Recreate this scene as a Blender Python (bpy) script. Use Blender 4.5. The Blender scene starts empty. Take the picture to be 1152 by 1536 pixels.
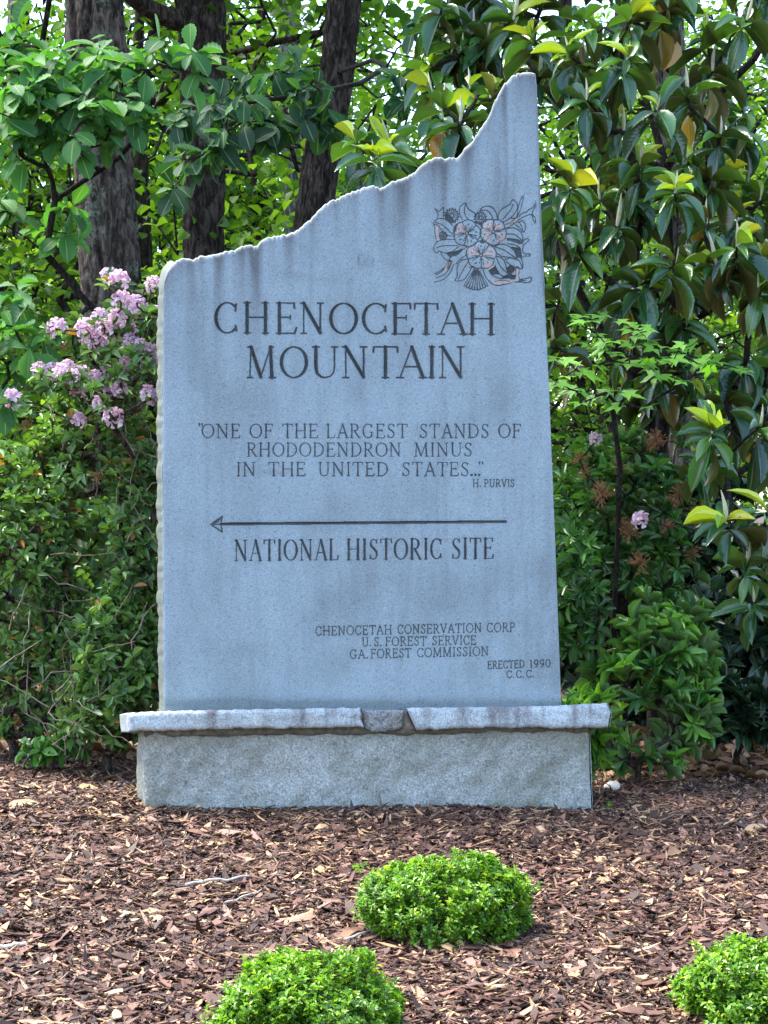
import bpy, math
import numpy as np
from mathutils import Vector
R = math.radians
sc = bpy.context.scene
COL = sc.collection

# ------------------------------------------------------------------ camera, sky, sun, exposure
CAM = np.array([0.0, -6.0, 1.0]); F = 2700.0          # focal length in photo pixels
cd = bpy.data.cameras.new('camera'); co = bpy.data.objects.new('camera', cd); COL.objects.link(co)
co.location = CAM; co.rotation_euler = (R(90), 0, 0)
cd.sensor_fit = 'VERTICAL'; cd.sensor_height = 24.0; cd.lens = 24.0 * F / 1536.0
cd.clip_start = 0.05; cd.clip_end = 2000
sc.camera = co
SUN_EL, SUN_AZ = R(64), R(-66)                         # azimuth from +Y (behind the trees), negative = left
w = bpy.data.worlds.new('World'); sc.world = w; w.use_nodes = True
nt = w.node_tree
sky = nt.nodes.new('ShaderNodeTexSky'); sky.sky_type = 'NISHITA'; sky.sun_disc = False
sky.sun_elevation = SUN_EL; sky.sun_rotation = SUN_AZ; sky.dust_density = 1.5; sky.air_density = 1.0; sky.ozone_density = 1.5
bg = nt.nodes['Background']; bg.inputs['Strength'].default_value = 0.15
nt.links.new(sky.outputs[0], bg.inputs['Color'])
sl = bpy.data.lights.new('sun', 'SUN'); so = bpy.data.objects.new('sun', sl); COL.objects.link(so)
sl.energy = 2.3; sl.angle = R(24); sl.color = (1.0, 0.95, 0.86)
sd = Vector((math.sin(SUN_AZ) * math.cos(SUN_EL), math.cos(SUN_AZ) * math.cos(SUN_EL), math.sin(SUN_EL)))
so.rotation_euler = sd.to_track_quat('Z', 'Y').to_euler(); so.location = (0, 0, 30)
sc.view_settings.view_transform = 'Standard'; sc.view_settings.look = 'None'
sc.view_settings.exposure = 2.5; sc.view_settings.gamma = 1.0
sc.render.engine = 'CYCLES'
sc.cycles.use_denoising = True
sc.cycles.max_bounces = 8; sc.cycles.diffuse_bounces = 4; sc.cycles.glossy_bounces = 2
sc.cycles.transmission_bounces = 6; sc.cycles.transparent_max_bounces = 4
sc.cycles.sample_clamp_indirect = 6.0

# ------------------------------------------------------------------ numpy helpers
rg = np.random.default_rng(7)
def P(u, v, Y):
    d = Y + 6.0
    return np.array([(u - 576.0) / F * d, Y, 1.0 - (v - 768.0) / F * d])
TH = 0.15                                              # the stone is turned: its right end stands farther away
NIN = np.array([-TH, 1.0, 0.0]) / math.hypot(TH, 1.0)  # into the stone
def SP(u, v, off=0.0):
    u = np.asarray(u, float); v = np.asarray(v, float)
    off = np.asarray(off, float) * math.hypot(TH, 1.0)
    d = (6.0 + off) / (1 - TH * (u - 576.0) / F)
    return np.stack([(u - 576.0) / F * d, d - 6.0, 1.0 - (v - 768.0) / F * d], -1)
def nrm(a): return a / np.maximum(np.linalg.norm(a, axis=-1, keepdims=True), 1e-9)
def _h(i, j, k, s):
    n = (i * 374761393 + j * 668265263 + k * 2147483647 + s * 1274126177) & 0xffffffff
    n = ((n ^ (n >> 13)) * 1274126177) & 0xffffffff
    return ((n ^ (n >> 16)) & 0xffff) / 65535.0
def vn(p, s=0):                                        # value noise 0..1
    p = np.asarray(p, float); f = np.floor(p); t = p - f; t = t * t * (3 - 2 * t); f = f.astype(np.int64)
    r = 0
    for a in (0, 1):
        for b in (0, 1):
            for c in (0, 1):
                wgt = (t[..., 0] if a else 1 - t[..., 0]) * (t[..., 1] if b else 1 - t[..., 1]) * (t[..., 2] if c else 1 - t[..., 2])
                r = r + wgt * _h(f[..., 0] + a, f[..., 1] + b, f[..., 2] + c, s)
    return r
def fbm(p, s=0, o=3):
    p = np.asarray(p, float); r = 0; a = .5; tot = 0
    for i in range(o):
        r = r + a * vn(p * 2 ** i, s + i); tot += a; a *= .5
    return r / tot
def gz(x, y):                                          # height of the mulch bed
    x = np.asarray(x, float); y = np.asarray(y, float)
    slope = np.where(y < 0, 0.07 * y, 0.0)
    p = np.stack([x * 2.2, y * 2.2, np.zeros_like(x * y)], -1)
    fade = np.exp(-np.maximum(np.abs(x) - 3, 0) / 3)
    return .008 + slope - 0.035 * np.clip(x, -3, 3) * np.clip(1 - y / 6, 0, 1) + .035 * (fbm(p, 3) - .5) * fade

class Geo:
    def __init__(s): s.v = []; s.f = []; s.c = []; s.n = 0
    def add(s, v, faces, c=None):
        v = np.asarray(v, np.float32).reshape(-1, 3)
        s.v.append(v)
        for f in faces:
            if len(f): s.f.append(np.asarray(f, np.int64) + s.n)
        if c is None: c = np.zeros((len(v), 4), np.float32)
        s.c.append(np.asarray(c, np.float32).reshape(-1, 4)); s.n += len(v)
    def mesh(s, name, mat, smooth=True):
        v = np.concatenate(s.v); c = np.concatenate(s.c)
        me = bpy.data.meshes.new(name)
        me.vertices.add(len(v)); me.vertices.foreach_set('co', v.ravel())
        li = np.concatenate([f.ravel() for f in s.f]).astype(np.int32)
        lt = np.concatenate([np.full(len(f), f.shape[1], np.int32) for f in s.f])
        me.loops.add(len(li)); me.loops.foreach_set('vertex_index', li)
        me.polygons.add(len(lt))
        ls = np.concatenate([[0], np.cumsum(lt)[:-1]]).astype(np.int32)
        me.polygons.foreach_set('loop_start', ls); me.polygons.foreach_set('loop_total', lt)
        me.polygons.foreach_set('use_smooth', np.full(len(lt), smooth, bool))
        me.update(calc_edges=True)
        a = me.color_attributes.new('lf', 'FLOAT_COLOR', 'POINT'); a.data.foreach_set('color', c.ravel())
        if mat: me.materials.append(mat)
        return me
    def build(s, name, mat, parent=None, smooth=True):
        return link(name, s.mesh(name, mat, smooth), parent)
def link(name, me, parent=None):
    o = bpy.data.objects.new(name, me); COL.objects.link(o)
    if parent is not None: o.parent = parent; o.matrix_parent_inverse = parent.matrix_basis.inverted()
    return o
def tag(o, label=None, cat=None, group=None, kind=None):
    if label: o['label'] = label
    if cat: o['category'] = cat
    if group: o['group'] = group
    if kind: o['kind'] = kind
    return o
def thing(name, label, cat, loc=(0, 0, 0), group=None):
    o = bpy.data.objects.new(name, None); COL.objects.link(o); o.location = [float(a) for a in loc]
    o.empty_display_size = .1
    bpy.context.view_layer.update() if False else None
    return tag(o, label, cat, group)
def child(o, parent):                                   # parts are built in world space under an Empty at the base
    o.parent = parent; o.location = -Vector(parent.location); return o
def part(g, name, mat, parent, smooth=True):
    return child(g.build(name, mat, None, smooth), parent)
def copy_thing(o, loc, rz=0, s=1.0, label=None):
    r = o.copy(); COL.objects.link(r); r.location = loc; r.rotation_euler = (0, 0, rz); r.scale = (s, s, s)
    if label: r['label'] = label
    for ch in list(o.children):
        c = ch.copy(); COL.objects.link(c); c.parent = r
    return r

# ------------------------------------------------------------------ materials
def nodes(name):
    m = bpy.data.materials.new(name); m.use_nodes = True
    t = m.node_tree; b = t.nodes['Principled BSDF']
    return m, t, b
def N(t, kind, **kw):
    n = t.nodes.new('ShaderNode' + kind)
    for k, v in kw.items(): setattr(n, k, v)
    return n
def val(n, i, v): n.inputs[i].default_value = v
def ramp(t, src, stops, interp='LINEAR'):
    r = N(t, 'ValToRGB'); r.color_ramp.interpolation = interp
    el = r.color_ramp.elements
    while len(el) < len(stops): el.new(0.5)
    for e, (p, c) in zip(el, stops): e.position = p; e.color = (*c, 1) if len(c) == 3 else c
    t.links.new(src, r.inputs[0]); return r.outputs[0]
def mixc(t, fac, a, b, mode='MIX'):
    m = N(t, 'Mix', data_type='RGBA', blend_type=mode)
    for sock, x in ((m.inputs[0], fac), (m.inputs[6], a), (m.inputs[7], b)):
        if isinstance(x, bpy.types.NodeSocket): t.links.new(x, sock)
        elif isinstance(x, (int, float)): sock.default_value = x
        else: sock.default_value = (*x, 1)
    return m.outputs[2]
def mth(t, op, a, b=0.0):
    m = N(t, 'Math', operation=op)
    for sock, x in ((m.inputs[0], a), (m.inputs[1], b)):
        if isinstance(x, bpy.types.NodeSocket): t.links.new(x, sock)
        else: sock.default_value = x
    return m.outputs[0]
def noise(t, scale, detail=4, rough=.55, vec=None, dist=0.0):
    n = N(t, 'TexNoise'); val(n, 'Scale', scale); val(n, 'Detail', detail); val(n, 'Roughness', rough); val(n, 'Distortion', dist)
    if vec is not None: t.links.new(vec, n.inputs['Vector'])
    return n.outputs['Fac']
def scaled(t, v, s):
    m = N(t, 'Mapping'); m.inputs['Scale'].default_value = s; t.links.new(v, m.inputs['Vector']); return m.outputs[0]
def bump(t, b, h, strength, dist):
    n = N(t, 'Bump'); val(n, 'Strength', strength); val(n, 'Distance', dist)
    t.links.new(h, n.inputs['Height']); t.links.new(n.outputs[0], b.inputs['Normal'])
def attr(t):
    a = N(t, 'Attribute', attribute_name='lf'); s = N(t, 'SeparateColor'); t.links.new(a.outputs['Color'], s.inputs[0])
    return s.outputs[0], s.outputs[1], s.outputs[2], a.outputs['Alpha']

def m_leaf(name, stops, under=None, trans=.35, rough=.42, spec=.5, vein=.35, tcol=(1.25, 1.35, .45), coat=0.0, veins=0):
    m, t, b = nodes(name); r, g, bl, al = attr(t)
    c = ramp(t, r, stops)
    obj = N(t, 'TexCoord').outputs['Object']
    c = mixc(t, mth(t, 'MULTIPLY', noise(t, 30, 2, .5, obj), .5), c, mixc(t, 1.0, c, (.55, .6, .5), 'MULTIPLY'))
    if vein:
        vf = mth(t, 'MULTIPLY', mth(t, 'LESS_THAN', g, .07), vein)
        c = mixc(t, vf, c, (.42, .5, .2))
        if veins:
            wv = mth(t, 'SINE', mth(t, 'MULTIPLY', mth(t, 'SUBTRACT', bl, mth(t, 'MULTIPLY', g, .22)), veins))
            c = mixc(t, mth(t, 'MULTIPLY', mth(t, 'GREATER_THAN', wv, .92), .07), c, mixc(t, 1.0, c, (2.2, 2.0, 1.7), 'MULTIPLY'))
            bump(t, b, wv, .07, .002)
    top = c
    if under is not None:
        geo = N(t, 'NewGeometry')
        c = mixc(t, geo.outputs['Backfacing'], c, under)
    t.links.new(c, b.inputs['Base Color']); val(b, 'Roughness', rough); val(b, 'Specular IOR Level', spec)
    if coat: val(b, 'Coat Weight', coat); val(b, 'Coat Roughness', .22)
    tr = N(t, 'BsdfTranslucent')
    t.links.new(mixc(t, 1.0, top, tcol, 'MULTIPLY'), tr.inputs['Color'])
    mx = N(t, 'MixShader'); val(mx, 0, trans)
    t.links.new(b.outputs[0], mx.inputs[1]); t.links.new(tr.outputs[0], mx.inputs[2])
    t.links.new(mx.outputs[0], t.nodes['Material Output'].inputs['Surface'])
    return m
def m_bark(name, dark, mid, light, lichen=None, scale=1.0, furrow=9):
    m, t, b = nodes(name); obj = N(t, 'TexCoord').outputs['Object']
    st = scaled(t, obj, (furrow * scale, furrow * scale, 2.9 * scale))
    a = noise(t, 3.2, 7, .65, st, .6)
    c = ramp(t, a, [(.40, dark), (.5, mid), (.60, light)])
    fine = noise(t, 90, 4, .6, obj)
    c = mixc(t, mth(t, 'MULTIPLY', fine, .55), c, mixc(t, 1.0, c, (.45, .42, .4), 'MULTIPLY'))
    if lichen is not None:
        lf = mth(t, 'MULTIPLY', ramp(t, noise(t, 6, 8, .7, obj), [(.52, (0, 0, 0)), (.60, (1, 1, 1))]), ramp(t, noise(t, 60, 3, .6, obj), [(.42, (0, 0, 0)), (.55, (1, 1, 1))]))
        c = mixc(t, mth(t, 'MULTIPLY', lf, .75), c, lichen)
    t.links.new(c, b.inputs['Base Color']); val(b, 'Roughness', .9); val(b, 'Specular IOR Level', .2)
    bump(t, b, mth(t, 'ADD', a, mth(t, 'MULTIPLY', fine, .3)), 1.0, .04)
    return m
def m_stone(name, lo, hi, blot=(.5, .5, .45), blotf=.25, spk=1.0, bumpd=.002):
    m, t, b = nodes(name); obj = N(t, 'TexCoord').outputs['Object']; r, g, bl, al = attr(t)
    s1 = noise(t, 210 * spk, 3, .7, obj); s2 = noise(t, 95 * spk, 2, .6, obj)
    c = ramp(t, s1, [(.34, lo), (.5, tuple((a + d) / 2 for a, d in zip(lo, hi))), (.64, hi)])
    c = mixc(t, mth(t, 'MULTIPLY', ramp(t, s2, [(.57, (0, 0, 0)), (.68, (1, 1, 1))]), .45), c, tuple(x * .45 for x in lo))
    c = mixc(t, mth(t, 'MULTIPLY', ramp(t, noise(t, 150 * spk, 1, .5, obj), [(.64, (0, 0, 0)), (.72, (1, 1, 1))]), .5), c, tuple(min(1, x * 1.35) for x in hi))
    big = ramp(t, noise(t, 3.2, 6, .6, obj), [(.38, (0, 0, 0)), (.7, (1, 1, 1))])
    c = mixc(t, mth(t, 'MULTIPLY', big, blotf), c, mixc(t, 1.0, c, blot, 'MULTIPLY'))
    c = mixc(t, mth(t, 'MULTIPLY', r, .85), c, mixc(t, 1.0, c, (.36, .29, .28), 'MULTIPLY'))        # run-off streaks
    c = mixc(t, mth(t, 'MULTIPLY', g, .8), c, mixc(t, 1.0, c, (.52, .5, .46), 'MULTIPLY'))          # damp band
    c = mixc(t, mth(t, 'MULTIPLY', bl, .75), c, (.66, .36, .25))                                    # pink staining
    c = mixc(t, al, c, mixc(t, .85, c, (.105, .105, .065)))                                             # lichen / dirt on rough rims
    t.links.new(c, b.inputs['Base Color']); val(b, 'Roughness', .75); val(b, 'Specular IOR Level', .35)
    bump(t, b, mth(t, 'ADD', s1, s2), .55, bumpd)
    return m
def m_plain(name, c1, c2, scale=20, rough=.8, trans=0.0, bumps=.3):
    m, t, b = nodes(name); obj = N(t, 'TexCoord').outputs['Object']
    n = noise(t, scale, 5, .6, obj)
    c = ramp(t, n, [(.35, c1), (.65, c2)])
    t.links.new(c, b.inputs['Base Color']); val(b, 'Roughness', rough); val(b, 'Specular IOR Level', .3)
    bump(t, b, n, bumps, .005)
    return m

# ------------------------------------------------------------------ leaves
def template(st, fold=.25, curl=0.0, wave=0.0, base=0.0, tipz=None):
    """leaf along +Y from 0 to 1, half width given per station, folded along the midrib, curling down by curl"""
    ys = [s[0] for s in st]; V = []; A = []
    zc = lambda y: -curl * y * y
    V.append((0, base, zc(0))); A.append((0, 0))
    for i, (y, hw) in enumerate(st):
        wz = wave * (1 if i % 2 else -1)
        V += [(-hw, y, zc(y) + fold * hw + wz), (0, y, zc(y)), (hw, y, zc(y) + fold * hw - wz)]
        A += [(1, y), (0, y), (1, y)]
    V.append((0, 1, zc(1))); A.append((0, 1))
    n = len(st); q = []; tr = []
    tr += [(0, 2, 1), (0, 3, 2)]
    for i in range(n - 1):
        a = 1 + 3 * i; b = a + 3
        q += [(a, a + 1, b + 1, b), (a + 1, a + 2, b + 2, b + 1)]
    a = 1 + 3 * (n - 1); tp = len(V) - 1
    tr += [(a, a + 1, tp), (a + 1, a + 2, tp)]
    return np.array(V, float), [np.array(x) for x in (q, tr) if x], np.array(A, float)
def inst(geo, T, pos, yd, up, L, W, rnd, rnd2=None):
    V, Fs, A = T; n = len(pos)
    if not n: return
    y = nrm(yd); x = nrm(np.cross(y, up)); z = np.cross(x, y)
    L = np.broadcast_to(L, (n,)); W = np.broadcast_to(W, (n,))
    v = pos[:, None] + x[:, None] * (V[None, :, 0:1] * W[:, None, None]) + y[:, None] * (V[None, :, 1:2] * L[:, None, None]) + z[:, None] * (V[None, :, 2:3] * L[:, None, None])
    m = len(V); off = (np.arange(n) * m)[:, None, None]
    fs = [(f[None] + off).reshape(-1, f.shape[1]) for f in Fs]
    c = np.empty((n, m, 4), np.float32)
    c[..., 0] = np.asarray(rnd)[:, None]; c[..., 1] = A[None, :, 0]; c[..., 2] = A[None, :, 1]
    c[..., 3] = 0 if rnd2 is None else np.asarray(rnd2)[:, None]
    geo.add(v, fs, c)
def basis(a):
    a = nrm(a); h = np.where(np.abs(a[:, 2:3]) < .9, np.array([[0, 0, 1.]]), np.array([[1., 0, 0]]))
    e1 = nrm(np.cross(a, h)); return a, e1, np.cross(a, e1)
def whorls(tips, axes, n, el, g, droop=0.0, stag=.0):
    """n leaves round each tip: base points, directions, tops, tip index"""
    a, e1, e2 = basis(axes); m = len(tips)
    idx = np.repeat(np.arange(m), n); k = np.tile(np.arange(n), m)
    az = k * 2.39996 + np.repeat(g.random(m) * 6.28, n) + g.normal(0, .25, m * n)
    e = np.radians(g.uniform(el[0], el[1], m * n))
    rad = np.cos(az)[:, None] * e1[idx] + np.sin(az)[:, None] * e2[idx]
    yd = np.cos(e)[:, None] * rad + np.sin(e)[:, None] * a[idx]
    yd[:, 2] -= droop
    up = a[idx] * np.cos(e)[:, None] - rad * np.sin(e)[:, None] + g.normal(0, .12, (m * n, 3))
    pos = tips[idx] - a[idx] * (k / n * stag)[:, None]
    return pos, yd, up, idx

def tube(geo, pts, rad, sides=6, c=None, cap=False):
    pts = np.asarray(pts, float); rad = np.asarray(rad, float); k = len(pts)
    t = nrm(np.gradient(pts, axis=0)); a, e1, e2 = basis(t)
    for i in range(1, k):                              # keep the frame from twisting
        p = e1[i - 1] - a[i] * np.dot(e1[i - 1], a[i]); e1[i] = p / max(np.linalg.norm(p), 1e-6); e2[i] = np.cross(a[i], e1[i])
    th = np.linspace(0, 2 * np.pi, sides, endpoint=False)
    v = pts[:, None] + rad[:, None, None] * (np.cos(th)[None, :, None] * e1[:, None] + np.sin(th)[None, :, None] * e2[:, None])
    i = np.arange(k - 1)[:, None]; j = np.arange(sides)[None]; j2 = (j + 1) % sides
    f = np.stack([i * sides + j, i * sides + j2, (i + 1) * sides + j2, (i + 1) * sides + j], -1).reshape(-1, 4)
    fs = [f]
    if cap:
        fs.append(np.array([list(range(sides))[::-1]])); fs.append(np.array([[(k - 1) * sides + q for q in range(sides)]]))
    geo.add(v, fs, c)
def sticks(geo, A, B, ra, rb, sides=5):
    """many straight tapered sticks at once"""
    A = np.asarray(A); B = np.asarray(B); n = len(A)
    if not n: return
    a, e1, e2 = basis(B - A); th = np.linspace(0, 2 * np.pi, sides, endpoint=False)
    cs = np.cos(th)[None, :, None] * e1[:, None] + np.sin(th)[None, :, None] * e2[:, None]
    ra = np.broadcast_to(ra, (n,))[:, None, None]; rb = np.broadcast_to(rb, (n,))[:, None, None]
    v = np.concatenate([A[:, None] + cs * ra, B[:, None] + cs * rb], 1)
    j = np.arange(sides); f = np.stack([j, (j + 1) % sides, sides + (j + 1) % sides, sides + j], -1)
    geo.add(v, [(f[None] + (np.arange(n) * 2 * sides)[:, None, None]).reshape(-1, 4)])
def grow(geo, trunks, tips, rt=.0025, pw=.45, rmax=.06, jit=.02, seg=2, bias=.12, sag=0.0, sides=5):
    """joins every tip to the nearest wood already there; returns the direction each tip points in"""
    pos = []; par = []; plen = []
    for tr in trunks:
        tr = np.asarray(tr, float)
        if not pos: j = -1
        else: j = int(np.argmin(np.linalg.norm(np.array(pos) - tr[0], axis=1)))
        for i, p in enumerate(tr):
            if i == 0 and j >= 0 and np.linalg.norm(pos[j] - p) < .02: continue
            L = 0 if j < 0 else plen[j] + np.linalg.norm(p - pos[j])
            pos.append(p); par.append(j); plen.append(L); j = len(pos) - 1
    root = pos[0]; g = np.random.default_rng(5)
    order = np.argsort(np.linalg.norm(tips - root, axis=1))
    cap = len(pos) + len(tips) * (seg + 1)
    PA = np.zeros((cap, 3)); PA[:len(pos)] = pos; PL = np.zeros(cap); PL[:len(pos)] = plen; n = len(pos)
    tipn = np.zeros(len(tips), int)
    for ti in order:
        p = tips[ti]; dd = np.linalg.norm(PA[:n] - p, axis=1)
        j = int(np.argmin(dd + bias * PL[:n])); q = PA[j].copy(); d = np.linalg.norm(p - q)
        for s in range(1, seg + 1):
            tt = s / seg
            x = q + (p - q) * tt
            if s < seg: x = x + g.normal(0, jit * min(1, d * 3), 3) - np.array([0, 0, sag * d * math.sin(math.pi * tt)])
            PA[n] = x; par.append(j); PL[n] = PL[j] + np.linalg.norm(x - PA[j]); j = n; n += 1
        tipn[ti] = j
    par = np.array(par); cnt = np.zeros(n); cnt[tipn] += 1
    for i in range(n - 1, 0, -1):
        if par[i] >= 0: cnt[par[i]] += cnt[i]
    rad = np.minimum(rt * np.maximum(cnt, 1) ** pw, rmax)
    k = np.where(par >= 0)[0]
    sticks(geo, PA[par[k]], PA[k], np.minimum(rad[par[k]], rad[k] * 1.5), rad[k], sides)
    return nrm(tips - PA[par[tipn]])

# ------------------------------------------------------------------ ground
m_soil = m_plain('soil', (.022, .012, .009), (.075, .04, .028), 26, .95, bumps=.6)
def axis_steps(lo, hi, fine_lo, fine_hi, step):
    a = list(np.arange(fine_lo, fine_hi, step)) + [fine_hi]
    x = fine_hi; s = step
    while x < hi: s *= 1.35; x += s; a.append(min(x, hi))
    x = fine_lo; s = step; b = []
    while x > lo: s *= 1.35; x -= s; b.append(max(x, lo))
    return np.array(b[::-1] + a)
gx = axis_steps(-300, 300, -3, 3, .05); gy = axis_steps(-60, 500, -3.2, 3, .05)
GX, GY = np.meshgrid(gx, gy)
g = Geo(); ny, nx = GX.shape
i = np.arange(ny - 1)[:, None]; j = np.arange(nx - 1)[None]
g.add(np.stack([GX, GY, gz(GX, GY)], -1), [np.stack([i * nx + j, i * nx + j + 1, (i + 1) * nx + j + 1, (i + 1) * nx + j], -1).reshape(-1, 4)])
tag(g.build('ground', m_soil), kind='structure')

# ------------------------------------------------------------------ the stone
LE_V = [440, 455, 700, 900, 1000, 1075]; LE_U = [245.5, 244.5, 243.5, 244.5, 245.5, 246.5]
RE_V = [440, 580, 700, 800, 950, 1000, 1057, 1075]; RE_U = [816.5, 823, 828, 832, 837.5, 839.5, 841.5, 842]
TOP = [(245.5, 432), (247, 420), (251, 408), (258, 399), (266, 392), (273, 389), (282, 388.5), (291, 390), (300, 385.5), (318, 383), (336, 379), (352, 376.5), (362, 371), (372, 369.5), (386, 370), (392, 362), (401, 358), (420, 354), (431, 352), (441, 350.5),
       (447, 346), (454, 339), (466, 331), (480, 314), (487, 308.5), (496, 303), (506, 299.5), (520, 292.5), (531, 288), (542, 284), (552, 280), (561, 279.5), (570, 284), (578, 280), (590, 273), (601, 268.5), (612, 265), (624, 257.5), (634, 248), (645, 240.5), (655, 237.5),
       (668, 238.5), (680, 237.5), (687, 237), (692, 233), (699, 222), (711, 211), (722, 192), (731, 180), (738, 165), (746, 146), (752, 137), (758, 126), (767, 117), (776, 111.5), (785, 110), (795, 109.5), (802.5, 111), (804, 130), (805.5, 160), (808, 240), (811, 330), (814.5, 400), (816.5, 438)]
TU = np.array([p[0] for p in TOP]); TV = np.array([p[1] for p in TOP])
NC = 860
s = np.linspace(0, 1, NC)
u440 = 245.5 + s * (816.5 - 245.5)
top = np.interp(u440, TU, TV) + (vn(np.stack([u440 * .35, u440 * 0, u440 * 0], -1), 4) - .5) * 3.2 * (u440 < 780) * (u440 > 262)
NT, NB = 330, 900
tt = np.linspace(0, 1, NT, endpoint=False)
Vt = top[None] + (440 - top[None]) * tt[:, None]; Ut = np.repeat(u440[None], NT, 0)
vb = np.linspace(440, 1075, NB)
Vb = np.repeat(vb[:, None], NC, 1)
ul = np.interp(vb, LE_V, LE_U) + (vn(np.stack([vb * .12, vb * 0, vb * 0], -1), 8) - .5) * 1.6; ur = np.interp(vb, RE_V, RE_U)
ul[:8] = np.interp(vb[:8], LE_V, LE_U)
Ub = ul[:, None] + (ur - ul)[:, None] * s[None]
U = np.concatenate([Ut, Ub]); V = np.concatenate([Vt, Vb]); D = np.zeros_like(U); GID = np.zeros(U.shape, np.int8)
cur = [0]
def cut(p0, p1, r0, r1, k=1.35, sel=None):
    (x0, y0), (x1, y1) = p0, p1; m = max(r0, r1) + .2
    umin, umax, vmin, vmax = min(x0, x1) - m, max(x0, x1) + m, min(y0, y1) - m, max(y0, y1) + m
    if vmin > 441:
        a = NT + max(0, int((vmin - 440) / 635 * (NB - 1))); b = NT + min(NB, int((vmax - 440) / 635 * (NB - 1)) + 2)
        c0 = max(0, int((umin - 247) / 600 * NC) - 12); c1 = min(NC, int((umax - 243) / 571 * NC) + 3)
    else:
        a, b = 0, NT + 12
        c0 = max(0, int((umin - 245.5) / 571 * (NC - 1))); c1 = min(NC, int((umax - 245.5) / 571 * (NC - 1)) + 2)
    uu = U[a:b, c0:c1]; vv = V[a:b, c0:c1]
    dx, dy = x1 - x0, y1 - y0; L2 = dx * dx + dy * dy + 1e-9
    t = np.clip(((uu - x0) * dx + (vv - y0) * dy) / L2, 0, 1)
    dist = np.hypot(uu - x0 - t * dx, vv - y0 - t * dy)
    d = np.minimum((r0 + (r1 - r0) * t - dist) * k, 4.2)
    hit = d > D[a:b, c0:c1]
    hit &= d > 0
    D[a:b, c0:c1][hit] = d[hit]; GID[a:b, c0:c1][hit] = cur[0]
def inside(poly, uu, vv):
    r = np.zeros(uu.shape, bool); n = len(poly)
    for i in range(n):
        x0, y0 = poly[i]; x1, y1 = poly[i - 1]
        if y0 == y1: continue
        c = (y0 > vv) != (y1 > vv)
        r ^= c & (uu < (x1 - x0) * (vv - y0) / (y1 - y0) + x0)
    return r
def cut_poly(poly, depth):
    us = [p[0] for p in poly]; vs = [p[1] for p in poly]
    a = (U > min(us)) & (U < max(us)) & (V > min(vs)) & (V < max(vs))
    ii = np.where(a); h = inside(poly, U[ii], V[ii]) & (D[ii] < depth)
    ii = tuple(q[h] for q in ii); D[ii] = depth; GID[ii] = cur[0]
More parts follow.
